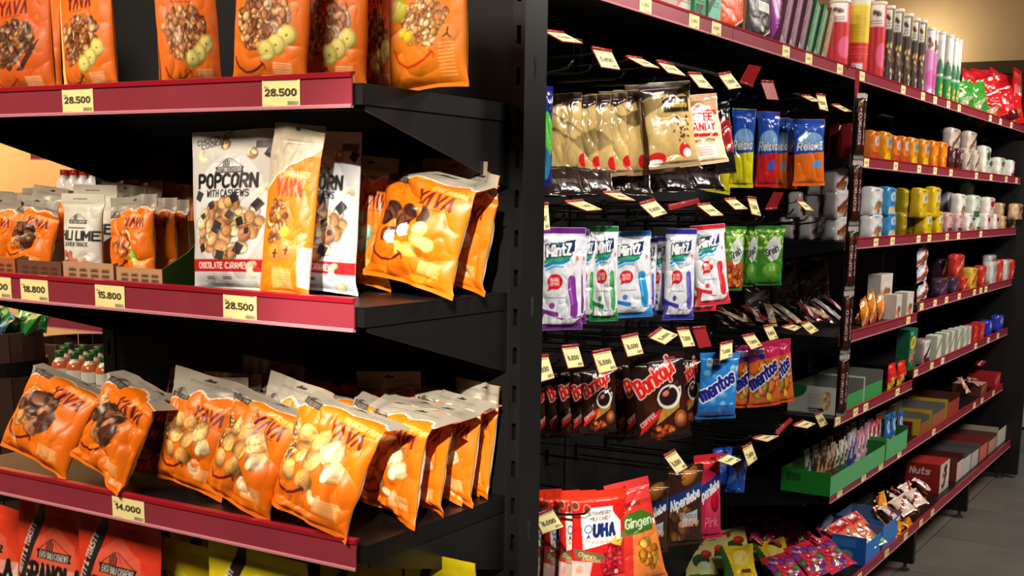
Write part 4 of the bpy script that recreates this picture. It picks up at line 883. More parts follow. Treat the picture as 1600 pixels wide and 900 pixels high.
put_shelf(yava('choc', 32, t=.04), BG, 'brown and orange cashew bag slumped in the brown display box', 'bag', 52, 96, 318, SB+.002, Y=-.738, yaw=2, lean=12, roll=8)
put_shelf(yava('choc', 33, t=.03), BG, 'dark orange cashew bag with grey header behind the slumped one', 'bag', 72, 70, 296, SB+.002, Y=-.705, yaw=8, lean=4, roll=6)
CH_ = bagP('chili', art_chili, .075, .105, .03, sb=.04, st=.13, wr=.5, seed=41, arch=.01)
put_shelf(CH_, BG, 'white chili lime cashew snack bag standing upright in its kraft box', 'bag', 131, 78, 304, SB+.002, Y=-.752, yaw=2, lean=2, roll=0)
GA = yava('lime', 34, t=.036)
put_shelf(GA, BG, 'orange garlic cashew bag with a lime slice leaning right in its kraft box', 'bag', 208, 86, 311, SB+.002, Y=-.75, yaw=4, lean=6, roll=-5)
put_shelf(GA, BG, 'orange garlic cashew bag second in the row, just behind the lime one', 'bag', 244, 78, 316, SB+.002, Y=-.715, yaw=6, lean=4, roll=-5)
put_shelf(GA, BG, 'orange garlic cashew bag third in the row, beside the popcorn pouch', 'bag', 270, 62, 318, SB+.002, Y=-.685, yaw=6, lean=3, roll=-5)
for i, (cx, t, Y, rl_, k) in enumerate(((30, 303, -.68, -2, 33), (-10, 300, -.66, 3, 33), (92, 299, -.65, 4, 33), (150, 290, -.68, 0, 41), (188, 292, -.66, 10, 34), (222, 290, -.64, -6, 34), (238, 284, -.57, 3, 34), (280, 290, -.62, 4, 34), (185, 288, -.58, -8, 34), (60, 296, -.60, -5, 33))):
    Pp = CH_ if k == 41 else yava('choc', 33) if k == 33 else GA
    put_shelf(Pp, BG, f'cashew bag showing only its grey header, {ORD[i]} of the back row behind the boxes', 'bag', cx, 80, t, SB+.002, Y=Y, yaw=rl_, lean=2, roll=rl_*.5)
POP = bagP('popcorn', art_popcorn, .105, .17, .045, sb=.02, st=.07, style='stand', wr=.5, seed=51, arch=.015)
put_shelf(POP, 'popcorn_pouch', 'large white chocolate caramel popcorn pouch facing the front on the middle shelf', 'pouch', 368, 156, 207, SB, Y=-.752, yaw=2, lean=3, roll=-2)
GB = bagP('granbite', art_granbite, .07, .18, .035, sb=.02, st=.1, style='stand', wr=.6, seed=52, edge=(222, 224, 232))
put_shelf(GB, PO, 'slim orange granola bites pouch with papaya, standing sideways before the second popcorn pouch', 'pouch', 455, 84, 197, SB, Y=-.768, yaw=14, lean=5, roll=4)
POP2 = bagP('popcorn2', lambda: art_popcorn(110, 170, dim=True), .105, .17, .04, sb=.02, st=.07, style='stand', wr=.5, seed=55, arch=.015)
put_shelf(POP2, 'popcorn_pouch', 'second white popcorn pouch half hidden behind the slim orange pouch', 'pouch', 500, 132, 208, SB, Y=-.69, yaw=8, lean=2, roll=2)
put_shelf(yava('green', 57, t=.035), BG, 'shadowed orange puffs bag between the second popcorn pouch and the spotlit bag', 'bag', 574, 96, 250, SB, Y=-.61, yaw=6, lean=3, roll=5)
YB = yava('banana', 58, t=.06, wr=1.25, flop=1.1, st=.2)
put_shelf(YB, BG, 'spotlit orange chocolate banana bag with white marshmallows on the middle shelf', 'bag', 660, 152, 280, SB, b=464, yaw=-6, lean=9, roll=9, hm=1.12)
put_shelf(yava('puffs', 59, t=.045, wr=1.2), BG, 'crinkled orange bag tucked behind the spotlit banana bag at the shelf edge', 'bag', 728, 92, 276, SB, b=460, yaw=-18, lean=6, roll=9)
put_shelf(yava('green', 57), BG, 'dim bag showing a grey header behind the spotlit banana bag', 'bag', 706, 110, 254, SB, Y=-.55, yaw=4, lean=2, roll=3)
# ------------------------------------------------------------------ lower shelf
NAMED = [  # packet, label, centre px, width px, top px, bottom px, Y, yaw, lean, roll, height factor
 (yava('choc', 61, t=.055, wr=1.1, flop=1.35, st=.21), 'leftmost orange chocolate puffs bag leaning right on the lower shelf', 84, 146, 612, None, -.752, 4, 20, 15, 1.2),
 (yava('choc', 62, t=.045), 'orange chocolate bag squeezed between the two front chocolate bags', 182, 96, 614, None, -.69, 12, 10, 16, 1),
 (yava('choc', 63, t=.055, wr=1.4, flop=1.3, st=.21), 'second orange chocolate bag, its side creased, left of the sesame puffs', 188, 122, 626, None, -.762, -6, 16, 18, 1.18),
 (yava('puffs', 64, t=.05, wr=.9), 'orange sesame puffs bag with tall grey header, third along the lower shelf front', 312, 134, 599, None, -.725, 2, 10, 8, 1),
 (yava('puffs', 65, t=.055, wr=1.1, flop=1.35, st=.21), 'orange puffs bag leaning right above the red rail, fourth along the front', 400, 132, 648, None, -.765, 0, 14, 15, 1.2),
 (yava('puffs', 66, t=.06, wr=1.2, flop=1.4, st=.21), 'brightest spotlit orange puffs bag at the right end of the lower price rail', 514, 150, 655, 836, None, 0, 12, 14, 1.2),
 (yava('puffs', 67, t=.045, wr=1.3, flop=1.2, st=.2), 'spotlit puffs bag with white side strip, first behind the brightest one', 618, 104, 645, 814, None, -16, 6, 5, 1.14),
 (yava('puffs', 68, t=.04, wr=1.2, flop=1.2, st=.2), 'spotlit puffs bag with white side strip, second behind the brightest one', 660, 92, 640, 798, None, -16, 6, 5, 1.14),
 (yava('puffs', 69, t=.04, wr=1.0, flop=.9), 'spotlit puffs bag showing its cashew picture, third behind the brightest one', 704, 92, 622, 784, None, -12, 6, 5, 1.05),
 (yava('puffs', 70, t=.035, wr=1.2), 'last puffs bag beside the dark back corner of the lower shelf', 740, 72, 602, 771, None, -18, 4, 4, 1)]
for P_, lab, cx, w, t, b, Y, yawv, ln, rl_, hm_ in NAMED:
    if b: put_shelf(P_, BG, lab, 'bag', cx, w, t, SCz, b=b, yaw=yawv, lean=ln, roll=rl_, hm=hm_)
    else: put_shelf(P_, BG, lab, 'bag', cx, w, t, SCz, Y=Y, yaw=yawv, lean=ln, roll=rl_, hm=hm_)
BACK = [(255, 606, -.70, 4, 63), (345, 600, -.68, -6, 64), (400, 604, -.69, 12, 65), (445, 612, -.70, 14, 64), (505, 616, -.69, 8, 66), (455, 598, -.64, 10, 65), (360, 590, -.62, -4, 64), (540, 598, -.63, 6, 66), (590, 610, -.66, 12, 66),
        (420, 570, -.58, 4, 64), (480, 566, -.56, 10, 65), (545, 580, -.555, 12, 66), (610, 590, -.56, -6, 64), (640, 606, -.62, 8, 65), (690, 606, -.57, 10, 67), (300, 596, -.57, 8, 64), (700, 598, -.53, 4, 68)]
for i, (cx, t, Y, rl_, k) in enumerate(BACK):
    rot = 'choc' if k == 63 else 'puffs'
    place = f'{ORD[i]} nearest the left among the grey header tops crowding behind the front bags' if False else None
    xs = sorted(b[0] for b in BACK); o_ = ORD[xs.index(cx)]
    if i == 16: o_ = 'rightmost'
    put_shelf(yava(rot, k), BG, f'puffs bag showing its grey header behind the front bags, {o_} header from the left', 'bag', cx, 112, t, SCz, Y=Y, yaw=rl_-4, lean=2+(i % 4)*3, roll=rl_)
# ------------------------------------------------------------------ granola pouches on the bottom shelf
RED_ = (222, 62, 34); YEL = (226, 206, 22)
GR = bagP('granred', lambda: art_graproud(RED_, 'NUTTY & TOASTY'), .12, .19, .045, sb=.02, st=.06, style='stand', wr=.5, seed=81)
GY = bagP('granyel', lambda: art_graproud(YEL, 'OATY & CRUNCHY'), .12, .19, .045, sb=.02, st=.06, style='stand', wr=.5, seed=82)
for P_, lab, cx, w, t, Y, yw_, rl_ in ((GR, 'red granola with cashews pouch at the bottom left corner', -18, 150, 791, -.70, 4, 2), (GR, 'red granola with cashews pouch, second from the left at the bottom', 88, 150, 796, -.715, 3, 1),
    (GR, 'red granola with cashews pouch, third from the left, touching the yellow ones', 186, 160, 812, -.735, 2, 2), (GY, 'yellow granola pouch directly beside the third red pouch', 262, 156, 846, -.70, 4, 3),
    (GY, 'yellow granola pouch in the middle of the bottom row', 400, 176, 866, -.74, 2, 2), (GY, 'yellow granola pouch peeking out below the right end of the lower rail', 690, 120, 876, -.64, -8, -3), (GY, 'dim yellow granola pouch behind the middle yellow one', 330, 150, 838, -.60, 4, 2), (GY, 'yellow granola pouch under the end of the lower red rail', 560, 140, 872, -.60, 0, 2)):
    put_shelf(P_, PO, lab, 'pouch', cx, w, t, DD, Y=Y, yaw=yw_, lean=2, roll=rl_)
# ------------------------------------------------------------------ hanging packets on the pegs
def hg(key, f, w=.12, h=.18, t=.03, **kw):
    d = dict(sb=.05, st=.09, style='full', wr=.8, arch=0, mat='foil'); d.update(kw); return bagP(key, f, w, h, t, **d)
GOLD = hg('gold', art_gold, seed=101); GOLD2 = hg('gold2', lambda: A('gold', art_gold), seed=104)
GP1 = hg('goldp1', lambda: art_gold(lab=False), seed=201); GP2 = hg('goldp2', lambda: art_gold(lab=False), seed=204)
COF = hg('coffee', art_coffee, seed=107)
def star_art():
    c = CV(12, 18, 50, 80, (30, 34, 110)); c.ell(8, 9, 4, 4.4, (80, 170, 60)); c.ell(7, 4, 4, 3, (40, 110, 150)); c.rect(2, 7, 3.2, 11, WH); c.rect(2, 3, 3.0, 6, WH)
    for i in range(30): c.ell((i*37 % 12), (i*53 % 18), .15, .15, (180, 190, 240))
    return c
CB = 'candy_bag'
K = 'candy bag'
def H(P, lab, l, r, t, b, X, yaw=58, lean=0, roll=0, name=CB, cat='bag', g=None):
    # packed pegs push the lower edges outwards, so most packets slant
    if roll < 0: lean += -.9*roll; roll *= .65
    return put_hang(P, name, lab, cat, l, r, t, b, X, yaw, lean, roll, g)
H(hg('star', star_art, seed=110), 'dark blue starry candy bag cut off by the black post in the top hook row', 826, 864, 134, 292, -.05, 50)
for i, (l, r, t, b, X) in enumerate(((858, 900, 146, 272, -.19), (878, 920, 150, 276, -.17), (900, 942, 148, 278, -.15), (922, 966, 146, 276, -.13), (944, 990, 142, 276, -.11), (966, 1010, 140, 274, -.10), (984, 1040, 132, 270, -.08))):
    H(GP1 if i % 2 else GP2, f'gold coffee candy bag hanging in the top hook row, {ORD[i]} gold sliver from the post', l-4, l+56+2*i, t, b, X-.03, 40+2*i, roll=-7)
H(GOLD, 'gold candy bag with yellow lettering and coffee beans, in front of the gold slivers', 1004, 1088, 128, 262, -.05, 50, roll=-10)
H(COF, 'cream coffee candy bag with red lettering in the top hook row', 1050, 1132, 148, 258, -.03, 52, roll=-12)
BRN = hg('brown', lambda: art_pack((44, 32, 28), None, None, nx=40, ny=40), w=.12, h=.06, t=.02, wr=1.3, seed=120)
for i, (l, r, t, b) in enumerate(((850, 910, 258, 306), (900, 960, 262, 304), (950, 1020, 258, 304), (1010, 1080, 252, 300), (1060, 1130, 250, 296))):
    H(BRN, f'crumpled dark brown foil bag under the gold bags, {ORD[i]} from the post', l, r, t, b, -.12-.01*i, 50, lean=30, roll=-4+5*(i % 3))
BR = hg('blackred', lambda: art_two((26, 22, 24), (24, 20, 22), None, 'KOPI', WH, .5, seed=3, extra=lambda c: c.poly([(5, 6), (10, 5), (10, 13), (4, 14)], (176, 30, 40))), seed=122)
H(BR, 'glossy black candy bag with red stripe right of the cream coffee bag', 1108, 1146, 160, 272, -.05, 40, roll=-10)
H(BR, 'second glossy black candy bag squeezed behind the cream coffee bag', 1092, 1128, 156, 268, -.09, 40, roll=-10)
BY = hg('blueyel', lambda: art_two((30, 72, 168), (226, 214, 30), (150, 190, 226), 'Relaxa', WH, .42, nx=50, ny=90), seed=125)
BRd = hg('bluered', lambda: art_two((30, 72, 168), (206, 34, 40), (150, 190, 226), 'Relaxa', WH, .42, nx=50, ny=90, extra=lambda c: c.poly([(5, 4), (8, 4.4), (7.8, 6.6), (5, 6)], (60, 90, 190))), seed=126)
BO = hg('blueor', lambda: art_two((30, 72, 168), (232, 110, 28), (150, 190, 226), 'Relaxa', WH, .47, nx=60, ny=100, extra=lambda c: c.poly([(5.4, 4.6), (8.6, 5.0), (8.2, 7.0), (5.2, 6.6)], (90, 150, 210))), seed=127)
H(BY, 'blue and yellow candy bag right of the black striped bag', 1140, 1180, 170, 294, -.05, 42)
H(BY, 'crumpled yellow-bottomed bag hanging low behind the blue and yellow one', 1108, 1150, 196, 302, -.16, 46, roll=8)
H(BRd, 'blue and red candy bag between the blue and yellow and the orange ones', 1180, 1218, 174, 293, -.04, 44)
H(BO, 'blue and orange bag seen edge-on, left of the large one', 1208, 1232, 184, 294, -.10, 30); H(BO, 'blue and orange bag seen edge-on, pressed against the large one', 1222, 1248, 186, 296, -.08, 30)
H(BO, 'large blue and orange candy bag facing out at the right of the top hook row', 1236, 1292, 186, 291, -.02, 55, roll=-3)
# second row
PU, PU2 = (110, 40, 130), (130, 50, 150); GN = (30, 120, 60); BL = (30, 130, 200); IN = (44, 44, 150); RD = (206, 34, 50)
def mint(n, c1, c2, seed): return hg('mint'+n, lambda: A('m'+n, lambda: art_mint(c1, c2)), w=.09, h=.19, t=.034, seed=seed, wr=.8)
MP, MG, MBl, MI, MR = mint('p', PU, PU2, 131), mint('g', GN, (70, 160, 80), 132), mint('b', (30, 110, 190), (44, 150, 210), 133), mint('i', IN, (90, 84, 180), 134), mint('r', RD, (214, 50, 56), 135)
H(MP, 'white mint candy bag with purple trim, nearest the black post', 838, 912, 356, 516, -.02, 52)
H(MP, 'white mint bag with purple trim just behind the first one', 872, 918, 360, 506, -.07, 46)
H(MG, 'white mint bag with green trim half hidden beside the purple ones', 896, 934, 358, 500, -.06, 42, roll=2)
H(MG, 'white mint bag with green trim, facing out between purple and blue', 922, 967, 354, 502, -.03, 46, roll=-1)
H(MBl, 'white mint bag with light blue trim in the second hook row', 952, 1020, 362, 496, -.05, 52, roll=-3)
H(MI, 'white mint bag with indigo trim seen edge-on, left sliver', 1004, 1026, 372, 490, -.09, 30); H(MI, 'white mint bag with indigo trim seen edge-on, right sliver', 1020, 1042, 370, 492, -.08, 30)
H(MI, 'white mint bag with indigo trim facing out', 1036, 1088, 358, 500, -.03, 52)
H(MR, 'white mint bag with red trim tilted to the left', 1082, 1138, 352, 476, -.02, 52, roll=-7)
H(MR, 'white mint bag with red trim hanging behind the tilted one', 1078, 1118, 372, 486, -.08, 46, roll=-4)
GO_, GG = hg('grepo', lambda: art_grep(True), w=.09, h=.18, seed=141), hg('grepg', lambda: art_grep(False), w=.09, h=.18, seed=142)
H(GO_, 'green bag with orange lower half right of the red mint bags', 1128, 1164, 354, 454, -.03, 52)
H(GG, 'green bag seen narrow between the orange and the wide green bag', 1160, 1186, 354, 448, -.06, 40)
H(GG, 'wide bright green bag facing out, last of the second hook row', 1180, 1226, 353, 446, -.02, 54)
# third row
BK_ = hg('bonk', lambda: A('bonk', art_bonkopi), w=.115, h=.175, t=.026, seed=151, wr=.7)
for i, (l, r, t, b, X) in enumerate(((834, 872, 578, 684, -.19), (852, 890, 576, 682, -.16), (870, 910, 574, 680, -.13), (890, 930, 574, 680, -.10))):
    H(BK_, f'black coffee candy bag behind the first facing one, {ORD[i]} sliver from the post', l, l+60, t, b, X-.02, 42, roll=-3)
H(BK_, 'black coffee candy bag facing out under the second label of the third hook row', 906, 964, 572, 676, -.05, 46, roll=-3)
for i, (l, r, t, b, X) in enumerate(((942, 984, 566, 684, -.18), (958, 1002, 562, 684, -.14), (972, 1020, 560, 684, -.10))):
    H(BK_, f'black coffee candy bag in the second stack, {ORD[i]} sliver left of the large one', l, l+66, t, b, X-.02, 42, roll=-5)
H(BK_, 'large black coffee candy bag with red lettering and a cup facing out', 985, 1078, 556, 688, -.02, 56, roll=-8)
H(BK_, 'dark coffee candy bag turned away between the cup bag and the blue bag', 1056, 1098, 556, 664, -.09, 40, roll=-3)
MB_ = hg('menb', lambda: art_mentos(False), w=.115, h=.16, t=.034, seed=161, wr=.6); MO = hg('meno', lambda: art_mentos(True), w=.115, h=.16, t=.034, seed=162, wr=.7)
H(MB_, 'bright blue mint candy bag with dark blue lettering', 1088, 1156, 552, 654, -.02, 58, roll=2)
H(MB_, 'blue mint candy bag partly behind the bright blue one', 1076, 1120, 574, 652, -.08, 50)
H(MO, 'orange fruit candy bag behind, directly right of the blue bag', 1146, 1190, 540, 636, -.07, 46, roll=-2)
H(MO, 'orange and pink fruit candy bag facing out in the third hook row', 1166, 1222, 536, 634, -.03, 54, roll=-3)
H(MO, 'orange and pink fruit candy bag at the right end, its lettering cut off', 1198, 1240, 532, 628, -.05, 50, roll=-7)
# lowest row
UH = hg('uha', lambda: A('uha', art_uha), w=.12, h=.18, t=.03, seed=171, wr=.6, arch=0)
for i, (l, r, t, b, X) in enumerate(((826, 876, 766, 915, -.16), (848, 904, 768, 915, -.12), (872, 930, 768, 912, -.08))):
    H(UH, f'red strawberry milk candy pouch behind the facing one, {ORD[i]} from the post', l, r, t, b, X, 46)
H(UH, 'red strawberry milk candy pouch facing out in the lowest hook row', 890, 980, 768, 906, -.03, 56, roll=-1)
GI = hg('ging', art_ginger, w=.09, h=.2, t=.035, seed=175, wr=.6)
H(GI, 'tall red and orange ginger candy bag leaning left', 956, 1030, 756, 908, .0, 52, roll=-13, name='ginger_candy_bag')
AC = hg('alpc', lambda: A('alpc', lambda: art_alpen('choc')), w=.12, h=.17, t=.028, seed=181, wr=.6); AP = hg('alpp', lambda: art_alpen('pink'), w=.11, h=.16, t=.028, seed=182, wr=.5)
H(AC, 'brown chocolate candy pouch behind the ginger bag', 990, 1046, 754, 864, -.09, 52)
H(AC, 'brown chocolate candy pouch with blue banner left of the pink one', 1040, 1100, 728, 850, -.05, 50, roll=-2)
H(AP, 'pink candy pouch with blue banner at the end of the lowest hook row', 1084, 1128, 712, 840, -.03, 54, roll=-3)
BT = hg('bluetw', lambda: art_pack((28, 70, 170), None, (120, 130, 190), nx=40, ny=40, stripe=(60, 120, 210)), w=.08, h=.09, t=.035, seed=185, wr=1.4)
H(BT, 'blue twisted candy bag hanging low on the right of the lowest row', 1136, 1168, 712, 768, -.04, 55, roll=6); H(BT, 'blue twisted candy bag overlapping to the left of the other one', 1112, 1146, 700, 756, -.08, 50, roll=-6)
# pouch stock lying at the back of the lowest hooks
# ------------------------------------------------------------------ clip strip of coffee candies
cs = np.array([.035, 1.99, 0]); zt = onX(1341, 108, .035)[2]; zb2 = onX(1319, 645, .035)[2]
o = thing('clip_strip', 'long black clip strip hanging from the top rail between the hooks and shelves', 'clip strip', (.035, yat(1341, .035, zt), zt)); yc_ = float(o.location[1])
m = MB(); L_ = zt-zb2; m.box((-.002, -.018, -L_), (0, .018, -.06)); part('strip', m.mesh('strip', 'black'), o)
m = MB(); m.prism([(-.016, -.085), (.016, -.085), (.016, -.02), (.006, 0), (-.006, 0), (-.016, -.02)], 0, -.003, .001); part('hanger', m.mesh('hanger', 'tagred'), o)
m = MB(); m.tube([(-.002, 0, -.008), (-.012, 0, .012), (-.03, 0, .012), (-.034, 0, .0)], .0012); part('hook', m.mesh('hook', 'wire', True), o)
m = MB(); m.box((-.001, .018, -L_+.02), (.0004, .0195, -.1)); m2 = m; part('edge_wire', m.mesh('edge_wire', 'chrome'), o)
def kop():
    c = CV(3.4, 11, 26, 84, (38, 24, 22)); c.rect(.9, 1.6, 2.7, 9.4, (84, 24, 22)); c.text('KOPIKO', 2.3, 2.6, 1.0, (220, 200, 196), .22, rot=math.pi/2, fit=5.4, out=((60, 16, 16), .12)); c.rect(0, 10.2, 3.4, 11, (196, 190, 186)); c.rect(0, 0, 3.4, .7, (150, 140, 136)); c.ell(1.7, 9.2, .8, .6, (110, 70, 50)); return c
KP = hg('kop', kop, w=.036, h=.11, t=.022, seed=191, wr=.5, sb=.06, st=.08)
for i in range(5):
    hh = L_-.075; z = zt-.07-hh*(i+1)/5
    for s, (dy, lab) in enumerate(((.012, 'right'), (-.02, 'left'))):
        put(KP[0], 'candy_stick_pack', f'brown coffee candy pack clipped on the hanging strip, {lab} column, {ORD[i]} from the top', 'pack', (.052+.004*s, yc_+dy-.004*i, z), 52 if s == 0 else 20, 0, 0, ((.030 if s == 0 else .026)/.036, 1, hh/5/.11*.99))
# ------------------------------------------------------------------ goods on the aisle shelves
def brick(key, f, w, d, h, puff=.004, wr=.003, side=None, top=None, mat='foil', seed=0):
    if key not in _cache:
        a = f() if callable(f) else f
        ar = {'f': a, 'b': a, 'r': side if side is not None else (a if not isinstance(a, CV) else tuple(np.median(a.c.reshape(-1, 3), 0)))}
        ar['l'] = ar['r']; ar['t'] = top if top is not None else ar['r']; ar['u'] = ar['r']
        _cache[key] = ([('pack', box_mesh(key, w, d, h, ar, puff, wr, seed, mat, 10))], w, h)
    return _cache[key]
def S(P, name, lab, cat, l, r, t, k, X=-.03, b=None, yaw=90, lean=0, roll=0, lift=0, depth=1, g=None):
    """left, right, top px; k shelf level (front face toward +X)"""
    parts, w0, h0 = P; dk = DK[k]+.0005+lift; cx = (l+r)/2
    z0 = dk; top = onX(cx, t, X); h = max(top[2]-z0, .01); m = np.array([X, yat(cx, X, z0+h/2), z0+h/2]); ya = math.radians(yaw)
    B = basis(yaw, lean, roll); ax = np.array(B @ Vector((0, 0, 1))); hh = h/max(ax[2], .35)
    a = np.array([math.cos(ya), math.sin(ya), 0]); w = (r-l)*scl(m)/max(abs(a@rt), .25)
    base = m-ax*hh/2; base[2] = z0
    return put(parts, name, lab, cat, base, yaw, lean, roll, (w/w0, depth, hh/h0), g)
def pk(key, base, **kw):
    d = dict(w=.07, d=.05, h=.12); 
    for q in ('w', 'd', 'h', 'puff', 'wr', 'mat', 'side', 'top', 'seed'):
        if q in kw: d[q] = kw.pop(q)
    return brick(key, lambda: art_pack(base, **kw), **d)
# --- top shelf
TOPI = [
 (pk('t_white', (206, 196, 186), mat='card', puff=0, wr=0, stripe=(214, 90, 90)), 'snack_carton', 'white and pink carton at the left end of the top shelf', 'carton', 1040, 1068, -40, -.06),
 (pk('t_green', (30, 130, 70), mat='card', puff=0, wr=0, pic=(20, 80, 40)), 'snack_carton', 'dark green carton left of the teal one on the top shelf', 'carton', 1068, 1090, -44, -.05),
 (pk('t_teal', (110, 186, 160), mat='card', puff=0, wr=0, stripe=(20, 60, 50)), 'snack_carton', 'pale teal carton beside the orange pouch on the top shelf', 'carton', 1090, 1114, -42, -.05)]
for P_, n_, lab, cat, l, r, t, X in TOPI: S(P_, n_, lab, cat, l, r, t, 1, X)
def art_bou(base):
    c = CV(10, 16, 50, 70, base); c.rect(3.6, 9.4, 8.6, 12.2, (236, 228, 214)); c.scribble(4, 9.8, 8, 11.8, 3, (90, 80, 80), .2); c.poly([(3, 0), (10, 5.6), (10, 0)], (34, 34, 36)); c.line([(3, 0), (6, 2.8), (8, 4), (10, 5.6)], .35, WH); c.ell(4.4, 4.2, .6, .9, (240, 200, 170)); return c
S(bagP('bou1', lambda: art_bou((228, 84, 30)), .1, .16, .04, sb=.03, st=.06, style='stand', wr=.4, seed=201), 'snack_pouch', 'orange snack pouch with white label above the hook bays', 'pouch', 1112, 1168, -46, 1, -.045)
S(bagP('bou2', lambda: art_bou((44, 36, 38)), .1, .16, .04, sb=.03, st=.06, style='stand', wr=.4, seed=202), 'snack_pouch', 'charcoal snack pouch with white label on the top shelf', 'pouch', 1160, 1210, -20, 1, -.045)
S(bagP('bou3', lambda: art_pack((140, 50, 140), None, (190, 130, 170), nx=30, ny=50), .1, .16, .04, sb=.03, st=.06, style='stand', wr=.4, seed=203), 'snack_pouch', 'purple snack pouch tilted right of the charcoal one', 'pouch', 1200, 1228, -20, 1, -.05, roll=-10)
def shel(c1, c2):
    c = CV(6, 22, 34, 110, c1); c.rect(3, 4, 4.6, 22, c2); c.rect(0, 0, 6, 3.4, (222, 222, 226)); c.text('SUPER', .5, 2.0, 1.2, (30, 30, 34), .26, fit=5); c.text('STIX', .6, .5, 1.3, (30, 30, 34), .26, fit=4.6)
    for i in range(7): c.ell(1.2+(i % 3), 7+i*2, .5, .7, [min(255, v+50) for v in c1], i)
    return c
SH = [brick('sh1', lambda: shel((96, 50, 70), (140, 96, 116)), .05, .02, .2, 0, 0, side=(80, 40, 60), mat='card'), brick('sh2', lambda: shel((34, 96, 60), (120, 150, 90)), .05, .02, .2, 0, 0, side=(24, 70, 44), mat='card'), brick('sh3', lambda: shel((120, 90, 60), (160, 130, 96)), .05, .02, .2, 0, 0, side=(90, 66, 40), mat='card')]
for i, (cx, P_, rl_) in enumerate(((1222, SH[0], 30), (1236, SH[0], 31), (1250, SH[0], 32), (1262, SH[1], 34), (1274, SH[1], 35), (1286, SH[2], 34))):
    z = DK[1]+.002; X = -.03-.004*i; put(P_[0], 'wafer_stick_pack', f'flat stick-shaped snack pack slanting right on the top shelf, {ORD[i]} from the left', 'pack', (X, yat(cx-6, X, z), z), 90, 4, rl_, (.75, 1, 1.0))
def canister(key, bands, r=.034, h=.2, pic=None, lid=(226, 214, 190)):
    if key not in _cache:
        nx, ny = 40, 60; c = CV(22, 24, nx, ny, bands[0][1])
        for y, col in bands: c.rect(0, y, 22, 24, col)
        if pic: pic(c)
        th = np.linspace(-2.2, 2*math.pi-2.2, nx); zz = np.linspace(0, h, ny); T, Z = np.meshgrid(th, zz)
        V = np.stack([r*np.sin(T), -r*np.cos(T), Z], -1).reshape(-1, 3); me = new_mesh(key, V, grid_faces(nx, ny), 'card', c.c.reshape(-1, 3))
        m = MB(); m.lathe([(r-.002, h-.001), (r+.0015, h-.001), (r+.0015, h+.007), (r-.002, h+.008), (r-.003, h+.004)], 28)
        lm = m.mesh('lid', material('lid_'+key, lid, rough=.3, noise=.05), True); _cache[key] = ([('tube', me), ('lid', lm)], 2*r, h)
    return _cache[key]
def cpic(kind):
    def f(c):
        if kind == 'choc':
            c.blobs(11, 8, 9, 7, 36, .6, 1.0, [(150, 116, 80), (226, 190, 110), (90, 60, 44), (196, 170, 130)], 4, .4); c.rect(2, 17.5, 7, 23.6, WH); c.blobs(4.5, 21, 1.2, .8, 5, .5, .8, CHOC, 2, .4); c.scribble(2.6, 18, 6.4, 19.8, 2, (80, 60, 70), .25); c.rect(13, 17.5, 18, 23.6, WH); c.poly([(8, 0), (11, 0), (10, 6)], (210, 220, 226)); c.rect(9, 17, 12, 24, (220, 200, 60))
        if kind == 'red': c.rect(1, 17, 8, 24, (238, 232, 226)); c.blobs(4.4, 21, 1.6, .8, 6, .5, .8, CHOC, 2, .4); c.ell(8, 8, 3, 4, (226, 90, 130)); c.poly([(10, 0), (14, 0), (13, 6)], (236, 210, 216)); c.scribble(1, 17.6, 7, 19, 2, (150, 60, 60), .25)
        if kind == 'yel': c.rect(0, 21.6, 22, 24, (222, 214, 190)); c.scribble(1, 12, 10, 20, 8, (190, 170, 40), .25); c.rect(3, 1.4, 7, 3.6, (226, 226, 236)); c.scribble(2, 5, 10, 9, 4, (240, 120, 110), .25); c.ell(14, 10, 3, 4, (236, 120, 40))
        if kind == 'pink': c.rect(0, 17, 22, 24, (226, 214, 220)); c.blobs(5, 19.5, 3, 1.6, 8, .6, 1, CHOC, 3, .4); c.ell(8, 7, 4, 3, (206, 90, 170)); c.ell(15, 10, 3, 4, (240, 200, 226)); c.rect(6, 0, 10, 3, (236, 226, 220))
        if kind == 'grn': c.rect(0, 15, 22, 24, (226, 226, 220)); c.poly([(0, 10), (5, 16), (10, 11), (16, 17), (22, 10)], (70, 120, 90)); c.blobs(8, 4, 2.4, 2.4, 10, .7, 1.1, [(222, 180, 70), (240, 206, 110)], 3, .4)
    return f
CN = {'yel': canister('c_yel', [(0, (206, 36, 40)), (10, (222, 190, 34))], pic=cpic('yel')), 'red': canister('c_red', [(0, (200, 30, 44))], pic=cpic('red')), 'choc': canister('c_choc', [(0, (60, 42, 32))], pic=cpic('choc')),
      'pink': canister('c_pink', [(0, (214, 130, 190))], pic=cpic('pink')), 'grn': canister('c_grn', [(0, (30, 140, 66)), (9, (190, 204, 190))], pic=cpic('grn'), lid=(200, 206, 196))}
CL = [(1283, 1312, 30, 'red', -.10), (1294, 1326, 4, 'red', -.05), (1326, 1357, -4, 'yel', -.04), (1345, 1362, 0, 'yel', -.10), (1357, 1382, 6, 'red', -.04), (1378, 1395, 12, 'choc', -.04), (1392, 1409, 17, 'choc', -.04), (1406, 1423, 24, 'choc', -.04), (1420, 1434, 31, 'choc', -.05), (1430, 1445, 34, 'choc', -.04),
      (1441, 1458, 46, 'pink', -.04), (1454, 1464, 50, 'pink', -.06), (1462, 1474, 52, 'grn', -.04), (1472, 1487, 57, 'grn', -.04), (1484, 1494, 62, 'grn', -.05), (1490, 1500, 64, 'grn', -.04)]
kc = {}
KN = {'red': 'red and white', 'yel': 'yellow-topped red', 'choc': 'dark brown chocolate', 'pink': 'pink', 'grn': 'green and white'}
